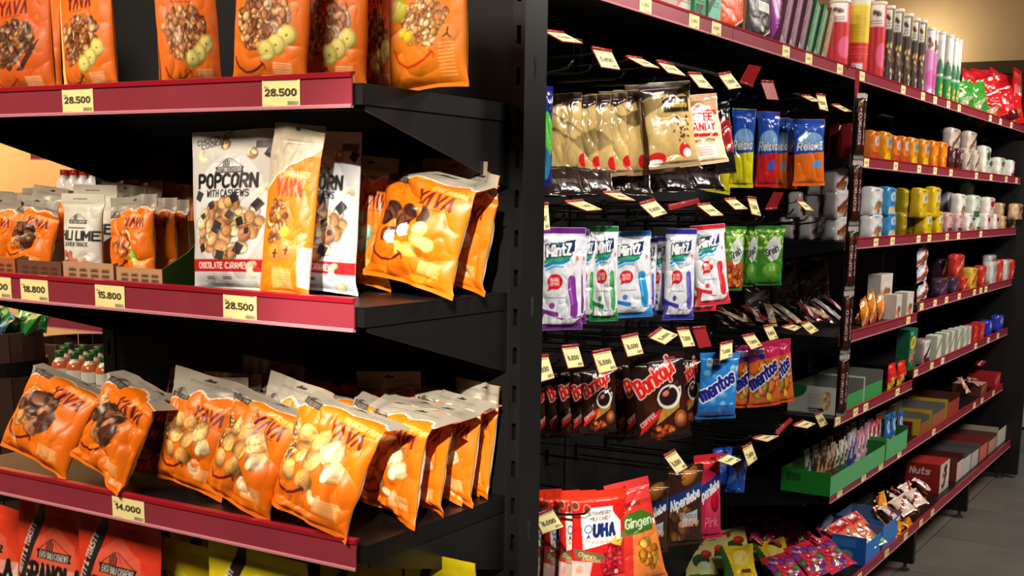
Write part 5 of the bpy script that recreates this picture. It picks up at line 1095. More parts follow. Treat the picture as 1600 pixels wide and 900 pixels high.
for l, r, t, k, X in CL:
    kc[k] = kc.get(k, 0)+1; parts, w0, h0 = CN[k]; z0 = DK[1]+.001; cx = (l+r)/2; h = onX(cx, t, X)[2]-z0; w = (r-l)*scl((X, yat(cx, X, z0), z0))
    put(parts, 'snack_canister', f'{KN[k]} snack canister on the top shelf, {ORD[kc[k]-1]} of its colour from the left', 'canister', (X, yat(cx, X, z0+h/2), z0), 60, 0, 0, (w/w0, w/w0, h/h0))
def film_bag(key, base, wr=1.2, **kw): return bagP(key, lambda: art_pack(base, nx=24, ny=30, **kw), .12, .16, .05, sb=.05, st=.08, wr=wr, seed=abs(hash(key)) % 1 + len(key)*7, mat='foil')
GBg = film_bag('greenbag', (60, 140, 44), pic=(230, 220, 190)); RBg = film_bag('redbag', (206, 28, 30), pic=(240, 150, 100)); RBg2 = film_bag('redbag2', (190, 24, 34), band=(90, 20, 24))
for i, (P_, l, r, t, rl_, lab) in enumerate(((GBg, 1494, 1518, 128, -12, 'green snack bag slumped right of the green canisters'), (GBg, 1510, 1540, 134, -22, 'green snack bag with cream end beside the red bags'))):
    S(P_, 'snack_bag', lab, 'bag', l-8, r+8, t-2, 1, -.05, roll=rl_, yaw=66)
for i, (l, r, t, X, rl_) in enumerate(((1504, 1536, 112, -.2, 6), (1528, 1560, 124, -.12, -14), (1544, 1578, 112, -.14, 10), (1534, 1562, 150, -.04, -24), (1550, 1582, 140, -.05, -18), (1566, 1592, 150, -.04, -12), (1520, 1550, 108, -.24, 0))):
    S(RBg if i % 2 else RBg2, 'snack_bag', f'glossy red snack bag at the far end of the top shelf, {ORD[i]} in its heap', 'bag', l-9, r+9, t-2, 1, X, roll=rl_, lean=6, yaw=60+rl_)
RC = film_bag('redpouch', (214, 20, 26), wr=.4, txt='RASA', band=(230, 120, 60), pic=(60, 20, 20))
S(RC, 'snack_bag', 'large flat red pouch with orange band at the right picture edge', 'pouch', 1568, 1606, 106, 1, -.09)
# --- second shelf (level 2)
def row(P, name, fmt, cat, items, k, X=-.03, **kw):
    for i, it in enumerate(items):
        l, r, t = it[:3]; extra = dict(kw)
        if len(it) > 3: extra.update(it[3])
        Xx = extra.pop('X', X)
        S(P if not isinstance(P, list) else P[i % len(P)], name, fmt.format(ORD[i]), cat, l, r, t, k, Xx, **extra)
ORP = pk('orp', (232, 120, 40), logo=(206, 206, 214), band=(200, 70, 40)); ORP2 = pk('orp2', (236, 150, 30), logo=(120, 170, 220), band=(236, 190, 40)); ORP3 = pk('orp3', (238, 130, 20), stripe=(246, 180, 90))
row([ORP, ORP2, ORP, ORP], 'wafer_pack', 'orange wafer pack with a pale logo on the second shelf, {} from the left', 'pack', [(1350, 1366, 204), (1369, 1386, 206), (1385, 1400, 212), (1399, 1413, 213)], 2)
row([ORP2, ORP2], 'wafer_pack', 'yellow-orange wafer pack with blue top on the second shelf, {} one', 'pack', [(1412, 1428, 215), (1430, 1446, 218)], 2)
row([ORP3], 'wafer_pack', 'plain bright orange pack in the middle of the second shelf, {} one', 'pack', [(1446, 1460, 220), (1460, 1474, 222)], 2)
BRW = pk('brw', (74, 34, 34), logo=(196, 176, 170)); WBG = pk('wbg', (196, 180, 166), stripe=(120, 76, 60)); WHP = pk('whp', (222, 222, 206), logo=(90, 120, 90)); WHR = pk('whr', (230, 226, 220), band=(190, 40, 40))
row([BRW], 'biscuit_pack', 'dark brown biscuit pack on the second shelf, {} from the left', 'pack', [(1474, 1486, 229), (1486, 1499, 232)], 2)
row([WBG], 'biscuit_pack', 'beige biscuit pack in the lower layer of the second shelf, {} one', 'pack', [(1499, 1512, 232), (1512, 1526, 234)], 2)
row([WBG], 'biscuit_pack', 'beige biscuit pack stacked on top near the bend of the second shelf, {} one', 'pack', [(1472, 1499, 200), (1500, 1524, 205)], 2, lift=.075, X=-.06)
row([WHP, WHP], 'biscuit_pack', 'white rolled biscuit pack toward the far end of the second shelf, {} one', 'pack', [(1524, 1546, 228), (1546, 1572, 246), (1528, 1550, 246)], 2, X=-.05)
row([WHR], 'biscuit_pack', 'small red and white pack at the far end of the second shelf, {} one', 'pack', [(1570, 1580, 250)], 2)
RBX = pk('rbx', (120, 26, 32), logo=(190, 170, 170), pic=(150, 60, 40))
row([RBX], 'biscuit_box', 'dark red box seen behind the top hook row, {} from the left', 'box', [(1276, 1296, 196, {'X': -.26}), (1298, 1318, 194, {'X': -.2}), (1318, 1336, 194, {'X': -.13})], 2)
# --- third shelf
WBX = pk('wbx', (222, 222, 224), pic=(214, 140, 80), stripe=None); BLX = pk('blx', (60, 140, 206), logo=(200, 220, 236), band=(220, 200, 170))
for lift, lab2, tt in ((0, 'bottom', (334, 331)), (.08, 'upper', (292, 292))):
    row([WBX], 'biscuit_pack', 'white oat biscuit pack, %s layer beside the clip strip, {} one' % lab2, 'pack', [(1346 if not lift else 1348, 1374, tt[0])], 3, lift=lift)
    row([BLX], 'biscuit_pack', 'blue and white biscuit pack, %s layer of the third shelf, {} one' % lab2, 'pack', [(1374, 1394, tt[1])], 3, lift=lift)
YLD = pk('yld', (150, 130, 20), band=(120, 100, 20)); YLW = pk('ylw', (222, 186, 36), logo=(206, 208, 220)); LGN = pk('lgn', (190, 206, 150), pic=(120, 180, 60))
row([YLD], 'biscuit_pack', 'olive yellow biscuit pack in shadow on the third shelf, {} one', 'pack', [(1396, 1410, 332), (1410, 1436, 334, {'X': -.08}), (1400, 1412, 294, {'lift': .075, 'X': -.06}), (1412, 1436, 298, {'lift': .075, 'X': -.09})], 3, X=-.04)
row([YLW], 'biscuit_pack', 'yellow biscuit pack with pale logo on the third shelf, {} one', 'pack', [(1432, 1452, 332), (1452, 1468, 330), (1424, 1446, 294, {'lift': .07}), (1446, 1465, 292, {'lift': .07})], 3)
PNK = pk('pnk', (206, 160, 160), band=(96, 50, 60)); WOR = pk('wor', (228, 222, 216), pic=(230, 130, 50)); GRW = pk('grw', (206, 216, 196), band=(60, 110, 70)); RWW = pk('rww', (230, 216, 210), logo=(206, 30, 44)); BGE = pk('bge', (200, 166, 130), logo=(150, 100, 70))
row([PNK], 'biscuit_pack', 'mauve biscuit pack in the lower layer of the third shelf, {} one', 'pack', [(1468, 1484, 332), (1484, 1500, 334)], 3)
row([WOR, GRW], 'biscuit_pack', 'pale biscuit pack with orange or green fruit on the third shelf, {} one', 'pack', [(1500, 1515, 333), (1514, 1529, 334), (1486, 1506, 303, {'lift': .065}), (1507, 1530, 305, {'lift': .065})], 3)
row([RWW], 'biscuit_pack', 'white biscuit pack with red top toward the far end of the third shelf, {} one', 'pack', [(1529, 1543, 334), (1543, 1557, 334), (1530, 1553, 308, {'lift': .065})], 3)
row([BGE], 'biscuit_pack', 'beige wrapped biscuit pack at the far end of the third shelf, {} one', 'pack', [(1556, 1568, 337), (1570, 1590, 340), (1574, 1598, 318, {'lift': .05, 'X': .0}), (1554, 1566, 317, {'lift': .06, 'X': -.07})], 3, X=-.04)
row([pk('slv', (170, 170, 176)), LGN], 'biscuit_pack', 'silver film-wrapped pack behind the third shelf front row, {} one', 'pack', [(1470, 1486, 300, {'lift': .06}), (1498, 1520, 284, {'lift': .07, 'X': -.16})], 3, X=-.1)
SRB = pk('srb', (196, 194, 194), stripe=(120, 30, 34), pic=(170, 110, 50), nx=20, ny=16)
for i, (l, r, t, lf) in enumerate(((1224, 1250, 338, 0), (1252, 1286, 336, 0), (1290, 1326, 336, 0), (1236, 1262, 300, .07), (1264, 1288, 300, .07), (1290, 1326, 296, .07), (1290, 1320, 260, .145), (1268, 1292, 268, .145))):
    S(SRB, 'coffee_pack', f'silver and dark red pack stacked behind the pegs, {ORD[i]} from the pile bottom left', 'pack', l, r, t, 3, float(xat((l+r)/2, 2.1, DK[3]+.05)), lift=lf)
# --- fourth shelf
WPK = pk('wpk', (206, 196, 186), pic=(214, 130, 70), mat='card', puff=0, wr=0, nx=20, ny=20)
row([WPK], 'small_carton', 'white and orange carton beside the shelf step on the fourth shelf, {} one', 'carton', [(1386, 1402, 460), (1402, 1422, 456), (1358, 1392, 428, {'lift': .05, 'X': -.12})], '4a', X=-.04)
ORT = bagP('ortube', lambda: art_pack((230, 130, 30), band=(200, 60, 30), stripe=(240, 200, 150), nx=20, ny=40), .06, .18, .03, wr=1, seed=220, mat='foil')
for i, (cx, t, rl_) in enumerate(((1350, 470, -36), (1362, 458, -36), (1376, 462, -38), (1342, 492, -30))):
    S(ORT, 'snack_stick_bag', f'orange and red foil stick bag leaning behind the clip strip, {ORD[i]} of four', 'bag', cx-9, cx+9, t, '4a', -.05-.01*i, roll=rl_)
WCR = bagP('wcr', lambda: art_pack((206, 206, 214), stripe=(176, 70, 60), pic=(190, 120, 70), nx=24, ny=24), .1, .1, .04, wr=1.3, seed=224, mat='foil')
for i, (t, lf) in enumerate(((442, 0), (412, .075), (384, .14))):
    S(WCR, 'snack_bag', f'silver and pink crinkled bag in the stack at the shelf step, {["bottom", "middle", "top"][i]} one', 'bag', 1424, 1456, t, '4b', -.05, lift=lf, roll=-8)
VIO = pk('vio', (70, 44, 66), stripe=(120, 90, 110), nx=20, ny=20); REDB = pk('redb', (190, 50, 40), stripe=(226, 150, 120), nx=20, ny=20); GRY = pk('gry', (196, 192, 186), logo=(160, 156, 150), nx=20, ny=20)
row([VIO], 'snack_pack', 'violet brown pack in the lower layer of the fourth shelf, {} one', 'pack', [(1456, 1478, 434), (1478, 1494, 432), (1458, 1476, 404, {'lift': .06, 'X': -.12})], '4b', X=-.04)
row([REDB], 'snack_pack', 'red pack with pale swirl on the fourth shelf, {} one', 'pack', [(1494, 1508, 432), (1480, 1505, 397, {'lift': .07})], '4b', X=-.04)
row([pk('ylg', (206, 170, 60), stripe=(196, 60, 60)), REDB], 'snack_pack', 'yellow and red striped pack past the red ones, {} one', 'pack', [(1505, 1524, 418), (1524, 1536, 415)], '4b')
row([GRY], 'snack_pack', 'light grey pack near the far end of the fourth shelf, {} one', 'pack', [(1536, 1556, 408), (1560, 1574, 406)], '4b'); row([REDB], 'snack_pack', 'narrow red pack between the light grey packs, {} one', 'pack', [(1552, 1562, 406), (1572, 1580, 405)], '4b', X=-.025)
row([GRY], 'snack_pack', 'crumpled grey pack lying on top at the far end of the fourth shelf, {} one', 'pack', [(1534, 1556, 398)], '4b', X=-.12, lift=.05)
# pile of thin stick packs behind the pegs on level 4a
THN = [bagP('thin%d' % i, lambda c=c: art_pack(c, stripe=(220, 214, 210), nx=12, ny=30), .03, .12, .015, wr=.8, seed=230+i, mat='foil') for i, c in enumerate(((150, 140, 140), (130, 40, 44), (190, 160, 110), (90, 40, 36)))]
rs = random.Random(5)
for i in range(18):
    cx = 1146+i*10.5; X = -.34+.26*(i/18)+rs.uniform(-.02, .02); z = DK['4a']+.012+.012*(i % 3)
    put(THN[i % 4][0], 'stick_pack', f'thin wafer stick pack in the jumbled pile behind the pegs, {ORD[i]} from the left', 'pack', (X, yat(cx, X, z), z), 70+rs.uniform(-25, 25), 62+rs.uniform(-8, 10), rs.uniform(-20, 20))
DKP = film_bag('dkp', (50, 40, 44), wr=1.3, stripe=(110, 100, 100))
for i, (l, r, t, X) in enumerate(((1200, 1250, 410, -.3), (1244, 1300, 404, -.26), (1160, 1206, 440, -.34))): S(DKP, 'snack_bag', f'shadowed dark bag at the back above the stick pack pile, {ORD[i]} one', 'bag', l, r, t, '4a', X, roll=-8, yaw=60, lift=.06)
# --- fifth shelf
def art_wg(w=30, h=12):
    c = CV(w, h, 90, 36, (196, 198, 190)); c.ell(2, 11, 9, 5, (30, 100, 50)); c.blobs(23, 6, 2.0, 3.4, 18, .8, 1.3, [(206, 160, 90), (226, 190, 120)], 3, .5); c.rect(12, 1.6, 19, 2.3, (70, 60, 50)); c.rect(13, .5, 18, 1.2, (70, 60, 50)); c.scribble(12, 4, 20, 9, 5, (120, 120, 110), .25); c.ell(20, 1.6, 1.8, .9, (60, 30, 60)); return c
def tray(name, lab, l, r, k, X0, X1, hpx_t, col, inner, artf=None, hfk=1.0, lip=None, g=None):
    """open carton standing on shelf k with its printed left flank toward the hooks; l,r: pixel span of the front face at X1"""
    z = DK[k]+.0006; y0 = yat(l, X1, z+.02); y1 = yat(r, X1, z+.02); h = onX((l+r)/2, hpx_t, X1)[2]-z; o = thing(name, lab, 'box', ((X0+X1)/2, (y0+y1)/2, z), g); hx = (X1-X0)/2; hy = (y1-y0)/2; t = .0018
    fl = artf((X1-X0)*100, h*100) if artf else col; fr = col
    def slab(n, a, b, c, res=3): part(n, box_mesh(n, b[0]-a[0], b[1]-a[1], b[2]-a[2], c, res=res), o, Matrix.Translation(((a[0]+b[0])/2, (a[1]+b[1])/2, a[2])))
    slab('side_panel', (-hx, -hy, 0), (hx, -hy+t, h), {'f': fl, 'b': inner, 'r': col, 'l': col, 't': inner, 'u': inner}); slab('side_panel', (-hx, hy-t, 0), (hx, hy, h), {'f': inner, 'b': col})
    slab('front_panel', (hx-t, -hy+t, 0), (hx, hy-t, h*hfk), {'f': inner, 'r': lip if lip is not None else fr, 'l': inner, 't': inner, 'b': inner, 'u': inner}); slab('back_panel', (-hx, -hy+t, 0), (-hx+t, hy-t, h), {'f': inner})
    slab('base', (-hx+t, -hy+t, 0), (hx-t, hy-t, t), {'f': inner}); return o
def art_wg_fit(w, h):
    c = art_wg(); c2 = CV(w, h, 90, 36, (0, 0, 0)); c2.c = c.c; return c2
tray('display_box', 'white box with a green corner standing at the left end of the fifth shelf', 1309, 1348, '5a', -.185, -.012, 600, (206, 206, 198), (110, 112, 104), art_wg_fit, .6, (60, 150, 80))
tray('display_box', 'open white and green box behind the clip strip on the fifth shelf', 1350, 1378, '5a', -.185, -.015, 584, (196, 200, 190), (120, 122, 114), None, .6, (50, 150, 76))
YRB = bagP('yrb', lambda: art_pack((214, 40, 34), band=(220, 200, 50), pic=(230, 200, 60), nx=24, ny=30), .1, .12, .04, wr=1.2, seed=240, mat='foil')
row([YRB], 'snack_bag', 'red and yellow glossy bag at the shelf step of the fifth shelf, {} one', 'bag', [(1382, 1402, 568), (1396, 1418, 564)], '5a', X=-.03, roll=-6)
GCT = pk('gct', (24, 100, 66), logo=(220, 190, 60), pic=(214, 130, 90), mat='card', puff=0, wr=0, nx=24, ny=40)
S(GCT, 'biscuit_carton', 'tall dark green carton with a yellow emblem on the fifth shelf', 'carton', 1404, 1429, 514, '5b', -.05)
S(pk('bwc', (206, 202, 200), stripe=(60, 20, 24), band=(90, 30, 34), nx=20, ny=24), 'snack_pack', 'white and maroon pack right of the tall green carton', 'pack', 1430, 1449, 530, '5b', -.03)
CRG = pk('crg', (206, 208, 190), stripe=(110, 130, 90), mat='card', puff=0, wr=0, top=(196, 200, 180), nx=20, ny=20)
row([CRG], 'biscuit_carton', 'cream carton with green swirl in the fifth shelf row, {} from the left', 'carton', [(1450, 1466, 524), (1466, 1476, 520), (1475, 1485, 517), (1485, 1495, 514), (1495, 1504, 512), (1503, 1511, 510)], '5b')
row([pk('rdx', (190, 50, 40), stripe=(220, 90, 70), mat='card', puff=0, wr=0)], 'biscuit_carton', 'red carton after the cream ones on the fifth shelf, {} one', 'carton', [(1511, 1522, 508), (1520, 1534, 504)], '5b')
row([pk('blb', (40, 50, 160), logo=(196, 206, 230))], 'snack_pack', 'dark blue pack at the far end of the fifth shelf, {} one', 'pack', [(1533, 1546, 500), (1548, 1566, 492)], '5b')
# --- sixth shelf: green tray of bars, blue packs, open chocolate boxes
def green_art(w, h):
    c = CV(w, h, 50, 30, (34, 132, 44)); c.rect(w*.1, h*.5, w*.4, h*.85, (24, 90, 36)); return c
tray('display_tray', 'long bright green tray of wrapped bars at the left end of the sixth shelf', 1297, 1382, 6, -.165, .004, 716, (60, 150, 80), (40, 110, 50), green_art, .85, (90, 168, 110))
tray('display_tray', 'second green tray holding the blue biscuit packs on the sixth shelf', 1384, 1417, 6, -.165, .004, 676, (60, 150, 80), (40, 110, 50), None, .85, (90, 168, 110))
BARS = [bagP('bar%d' % i, lambda c=c, s=s: art_pack(c, stripe=s, band=s, nx=12, ny=30), .03, .12, .02, wr=1, seed=250+i, mat='foil') for i, (c, s) in enumerate((((70, 50, 44), (190, 130, 90)), ((180, 150, 130), (90, 60, 50)), ((206, 196, 190), (60, 90, 60)), ((200, 190, 196), (60, 60, 150)), ((196, 130, 150), (226, 206, 210)), ((180, 70, 80), (230, 220, 216))))]
for i in range(16):
    f = i/15; cx = 1276+96*f; t = 706-60*f; X = -.07-.01*(i % 2); k = min(5, int(f*6)); 
    S(BARS[k], 'wrapped_bar', f'upright foil wrapped bar in the long green tray, {ORD[i]} from the left', 'bar', cx-5.5, cx+5.5, t+(i*7 % 9), 6, X, yaw=70, roll=-6+(i*5 % 9), lift=.003)
for i in range(8):
    S(BARS[(i+2) % 6], 'wrapped_bar', f'foil wrapped bar in the rear row of the long green tray, {ORD[i]} from the left', 'bar', 1256+i*12, 1267+i*12, 702-i*7, 6, -.13, yaw=70, roll=-8+(i*5 % 13), lift=.003)
BWP = bagP('bwp', lambda: art_pack((40, 110, 200), logo=(206, 206, 214), band=(40, 90, 180), pic=(220, 190, 150), nx=24, ny=40), .06, .14, .025, wr=.7, seed=260, mat='foil')
row([BWP], 'biscuit_stick_pack', 'upright blue and white pack in the second green tray, {} from the left', 'pack', [(1378, 1392, 648), (1388, 1400, 644), (1398, 1412, 642)], 6, X=-.04, lift=.003)
def red_box(w, h):
    c = CV(w, h, 40, 24, (104, 24, 24)); c.rect(0, h*.8, w, h, (206, 176, 40)); c.rect(w*.82, 0, w, h, (206, 176, 40)); c.ell(w*.3, h*.3, w*.1, h*.2, (200, 190, 60)); return c
tray('chocolate_box', 'open maroon and yellow box, nearest of the three on the sixth shelf', 1438, 1452, 6, -.2, -.01, 652, (120, 60, 40), (120, 116, 110), red_box, .7, (140, 80, 50))
tray('chocolate_box', 'open maroon and yellow box, second of the three on the sixth shelf', 1456, 1476, 6, -.2, -.01, 636, (120, 60, 40), (116, 112, 106), red_box, .7, (150, 90, 60))
tray('chocolate_box', 'open dark red box, third of the three on the sixth shelf', 1480, 1498, 6, -.2, -.01, 620, (110, 40, 36), (80, 40, 36), red_box, .8, (150, 60, 50))
BCX = brick('bcx', lambda: art_pack((130, 70, 50), stripe=(170, 110, 90), nx=24, ny=24), .1, .14, .1, 0, 0, mat='card', side=(84, 40, 30), top=(190, 150, 120))
S(BCX, 'chocolate_box', 'brown box with wrapped sweets on top near the far end of the sixth shelf', 'box', 1504, 1526, 598, 6, -.09)
S(brick('rcx', lambda: art_pack((190, 50, 50), stripe=(226, 130, 120), nx=24, ny=24), .1, .14, .1, 0, 0, mat='card', side=(150, 30, 36), top=(150, 24, 34)), 'chocolate_box', 'bright red box with a shiny lid at the far end of the sixth shelf', 'box', 1528, 1548, 582, 6, -.09)
CAND = bagP('cand', lambda: art_pack((190, 130, 110), stripe=(230, 210, 190), nx=14, ny=14), .04, .05, .02, wr=1.4, seed=270, mat='foil')
for i in range(6): S(CAND, 'wrapped_sweet', f'small wrapped sweet heaped on the brown box, {ORD[i]} one', 'sweet', 1502+i*4, 1510+i*4, 592+(i % 2)*3, 6, -.06-.03*(i % 3), lift=float(onX(1515, 598, -.09)[2])-DK[6]-.004, lean=60, yaw=40+i*30)
S(bagP('rshine', lambda: art_pack((200, 30, 40), stripe=(240, 190, 180), nx=20, ny=20), .1, .08, .03, wr=1, seed=271, mat='foil'), 'snack_bag', 'shiny red bag lying on the bright red box at the far end', 'bag', 1518, 1548, 577, 6, -.1, lift=.118, lean=70)
# --- bottom shelf
def low(P, name, lab, cat, l, r, t, X, **kw): S(P, name, lab, cat, l, r, t, 7, X, **kw)
NT = None
def nuts(w=12, h=12):
    c = CV(w, h, 50, 50, (150, 34, 28)); c.text('Nuts', 1.4, 7.6, 2.6, (232, 222, 214), .2, fit=7.6, slant=.1); c.scribble(1.4, 5.6, 8, 6.4, 2, (200, 90, 80), .2); return c
def nuts2(w=12, h=12):
    c = CV(w, h, 40, 50, (206, 190, 170)); c.blobs(6, 7.4, 3, 2.6, 10, .8, 1.4, [(60, 34, 26), (90, 54, 40)], 3, .4); c.blobs(6, 2.4, 2.6, 1.2, 8, .5, .8, [(90, 70, 50), (40, 30, 26)], 4, .4); c.rect(8.8, 3, 12, 10, (220, 206, 190)); return c
if 'nutsbox' not in _cache:
    n2 = nuts2(); _cache['nutsbox'] = ([('pack', box_mesh('nutsbox', .2, .2, .13, {'f': nuts(), 'r': n2, 'b': (130, 30, 26), 'l': (130, 30, 26), 't': (150, 40, 32), 'u': (120, 30, 26)}, mat='card'))], .2, .13)
z0 = DK[7]+.001; ya_ = yat(1468, .02, z0+.05)
put(_cache['nutsbox'][0], 'nut_chocolate_box', 'red and white chocolate nut carton with white lettering on the bottom shelf', 'box', (-.055, ya_+.09, z0), 0, 0, 0, (.75, .9, 1.0))
for i, (l, r, t, c1, c2, lab) in enumerate(((1494, 1504, 714, (110, 50, 40), (206, 190, 176), 'brown and white'), (1504, 1516, 708, (120, 116, 112), (196, 196, 190), 'grey'), (1517, 1528, 700, (110, 106, 104), (190, 186, 180), 'pale grey'), (1530, 1542, 690, (150, 60, 56), (206, 110, 90), 'dusky red'), (1544, 1556, 682, (120, 70, 60), (190, 150, 120), 'brown topped'), (1558, 1572, 664, (150, 140, 124), (206, 200, 190), 'beige'))):
    tray('chocolate_box', f'open {lab} box in the far part of the bottom shelf', l, r, 7, -.28, .03, t, c1, tuple(int(v*.8) for v in c1), None, .8, c2)
S(brick('tan', (130, 80, 64), .1, .2, .1, 0, 0, mat='card'), 'plain_carton', 'plain brown carton behind the open boxes on the bottom shelf', 'carton', 1470, 1498, 668, 7, -.26)
rs = random.Random(9)
RWC = [bagP('rwc%d' % i, lambda c=c, s=s: art_pack(c, stripe=s, nx=18, ny=18), .1, .1, .035, wr=1.5, seed=280+i, mat='foil') for i, (c, s) in enumerate((((150, 40, 34), (230, 214, 200)), ((222, 206, 190), (150, 40, 34)), ((110, 36, 30), (214, 130, 80))))]
for i in range(18):
    f = (i*5 % 18)/18; cx = 1384+60*f; cy = 800-36*f+((i*7) % 6)*5-14
    lay(RWC[i % 3], 'sweet_packet', f'red and white crinkled sweet packet heaped left of the nut carton, {ORD[i]} in the heap', 'packet', cx, cy, DK[7]+.05+.02*((i*5) % 3), rs.uniform(30, 130), 58+rs.uniform(-12, 12), rs.uniform(-25, 25), (.85, .9, .85))
ORB = bagP('orb', lambda: art_pack((236, 150, 30), stripe=(250, 200, 90), nx=20, ny=20), .1, .1, .04, wr=1.4, seed=290, mat='foil')
for i, (l, r, t, X, ln) in enumerate(((1368, 1390, 772, -.04, 10), (1386, 1404, 790, 0, 40), (1398, 1416, 794, .01, 50), (1376, 1394, 796, .0, 45))): low(ORB, 'snack_bag', f'bright orange packet between the blue boxes and the sweet heap, {ORD[i]} one', 'packet', l, r, t, X, lean=ln)
S(brick('dkc', lambda: art_pack((44, 44, 50), logo=(70, 70, 80), nx=20, ny=12), .1, .1, .06, 0, 0, mat='card'), 'dark_carton', 'dark carton in shadow behind the orange packets', 'carton', 1316, 1356, 776, 7, -.22)
def blue_box(w, h):
    c = CV(w, h, 40, 30, (36, 100, 196)); c.ell(w*.6, h*.3, w*.14, h*.2, (150, 160, 170)); c.rect(w*.1, h*.6, w*.8, h*.9, (60, 130, 216)); return c
tray('display_box', 'bright blue open box of blue packets, nearer of the two', 1352, 1376, 7, -.12, .055, 834, (36, 100, 196), (90, 110, 150), blue_box, .8, (50, 120, 210))
tray('display_box', 'bright blue open box of blue packets, farther one', 1378, 1402, 7, -.13, .05, 808, (36, 100, 196), (90, 110, 150), blue_box, .8, (60, 126, 206))
BPK = bagP('bpk', lambda: art_pack((60, 130, 210), stripe=(190, 206, 226), nx=18, ny=18), .07, .08, .03, wr=1.3, seed=295, mat='foil')
for i, (l, r, t, X) in enumerate(((1350, 1366, 826, -.02), (1360, 1378, 818, -.05), (1374, 1390, 802, -.02), (1386, 1402, 802, -.04), (1340, 1356, 814, -.09), (1356, 1372, 800, -.1))): low(BPK, 'biscuit_packet', f'blue and silver packet standing in the blue boxes, {ORD[i]} one', 'packet', l, r, t, X, lift=.005, lean=14, yaw=80, roll=-8+4*i)
# flat bags fanned across the near part of the bottom shelf
def tomato():
    c = CV(9, 13, 50, 70, (222, 206, 130)); c.noise(.2, .4); c.ell(3, 10.6, 1.6, 1.4, (206, 60, 30), 0, .5); c.ell(4.6, 5.6, 2.6, 2.4, (50, 76, 44), 0, .3); c.ell(6.4, 8.0, 1.6, 1.5, (196, 56, 34), 0, .5); c.ell(5.4, 3.6, 2.2, 1.6, (190, 206, 170)); c.rect(0, 0, 9, 1, (70, 110, 50)); c.rect(3.8, 11.6, 5.8, 12, (60, 60, 100)); return c
def yellowp():
    c = CV(9, 13, 40, 50, (226, 190, 40)); c.noise(.3, .4); c.poly([(0, 0), (3, 0), (1, 13), (0, 13)], (50, 96, 40)); c.ell(5.4, 8, 2.2, 3, (236, 214, 110)); c.rect(5, 2.4, 7.6, 3.8, (96, 60, 30)); return c
def redvio(seed):
    def f():
        c = CV(9, 13, 40, 50, (206, 40, 66)); c.blobs(4.5, 6.5, 4, 6, 40, .6, 1.3, [(214, 50, 60), (120, 50, 140), (236, 206, 210), (226, 90, 110), (70, 130, 60)], seed, .4); return c
    return f
def coralp():
    c = CV(9, 13, 40, 50, (222, 110, 66)); c.rect(1, 9.6, 8.4, 13, (206, 40, 40)); c.blobs(4.5, 11.2, 3.4, 1.2, 14, .4, .8, [(240, 230, 224), (200, 30, 40)], 3, .4); c.poly([(4, 0), (9, 0), (9, 4.4), (4.6, 3.4)], (110, 170, 90)); c.rect(3, 6.6, 4.6, 8, (80, 50, 80)); return c
FT = {'tom': bagP('f_tom', tomato, .09, .13, .014, wr=1.2, seed=301, mat='foil'), 'yel': bagP('f_yel', yellowp, .09, .13, .016, wr=1.2, seed=302, mat='foil'), 'rv': bagP('f_rv', redvio(3), .09, .13, .018, wr=1.4, seed=303, mat='foil'), 'rv2': bagP('f_rv2', redvio(7), .09, .13, .018, wr=1.4, seed=304, mat='foil'),
      'cor': bagP('f_cor', coralp, .09, .13, .016, wr=1, seed=305, mat='foil'), 'dk': bagP('f_dk', lambda: art_pack((60, 50, 56), stripe=(110, 130, 150), nx=24, ny=30), .09, .13, .016, wr=1.4, seed=306, mat='foil')}
FL = [('tom', 1090, 880, 0.0, -6, 'vegetable print packet at the far left of the fan'), ('tom', 1112, 872, 0, -10, 'second vegetable print packet from the left'), ('tom', 1142, 858, 0.01, -14, 'vegetable print packet with a tomato, upper of the pair'), ('tom', 1172, 862, 0.02, -20, 'vegetable print packet with a tomato, lower of the pair'), ('yel', 1206, 876, .04, -26, 'yellow fruit packet near the bottom picture edge'),
      ('rv', 1262, 880, .05, -20, 'red and violet berry packet in the middle of the fan'), ('rv2', 1232, 856, -.03, -10, 'berry packet behind the yellow one'), ('rv', 1292, 872, .04, -24, 'pink and violet packet left of the coral one'), ('cor', 1326, 846, .03, -22, 'coral packet with red top beside the blue boxes'), ('cor', 1344, 836, .01, -18, 'white and coral packet squeezed against the blue box'),
      ('rv2', 1170, 836, -.12, 10, 'red packet behind the vegetable packets'), ('rv', 1206, 838, -.12, 0, 'bright red packet behind the fan, left of centre'), ('rv', 1240, 836, -.12, 8, 'bright red packet behind the fan, right of centre'), ('dk', 1250, 826, -.18, -14, 'dark packet with a blue patch at the back'), ('dk', 1200, 820, -.25, 4, 'dark packet deep in shadow at the back'), ('rv2', 1270, 846, -.08, -10, 'red berry packet behind the coral one'), ('dk', 1290, 830, -.16, -12, 'brown-grey packet leaning at the back near the coral one'), ('yel', 1150, 886, .03, -14, 'small yellow and green packet cut by the bottom edge'), ('rv', 1225, 898, .07, -16, 'berry packet cut by the bottom picture edge')]
LAY = {'tom': (28, 58), 'yel': (20, 60), 'rv': (48, 62), 'rv2': (40, 60), 'cor': (62, 52), 'dk': (50, 60)}
for n_, (k, cx, cy, X, rl_, lab) in enumerate(FL):
    yw_, ln_ = LAY[k]; z = DK[7]+.05+.012*(n_ % 3)+(.03 if cy < 840 else 0)
    lay(FT[k], 'snack_packet', lab+' on the bottom shelf', 'packet', cx+4, cy-6, z, yw_+rl_*.4, ln_, rl_, (1.25, 1.2, 1.25))
SW = bagP('sweets', redvio(11), .035, .045, .016, wr=1.3, seed=310, mat='foil')
rs = random.Random(21)
for i in range(18):
    lay(SW, 'wrapped_sweet', f'small red wrapped sweet scattered over the berry packets, {ORD[i]} from the left', 'sweet', 1172+i*7, 838+rs.uniform(-8, 10), DK[7]+.1, rs.uniform(0, 180), 55, rs.uniform(-40, 40))
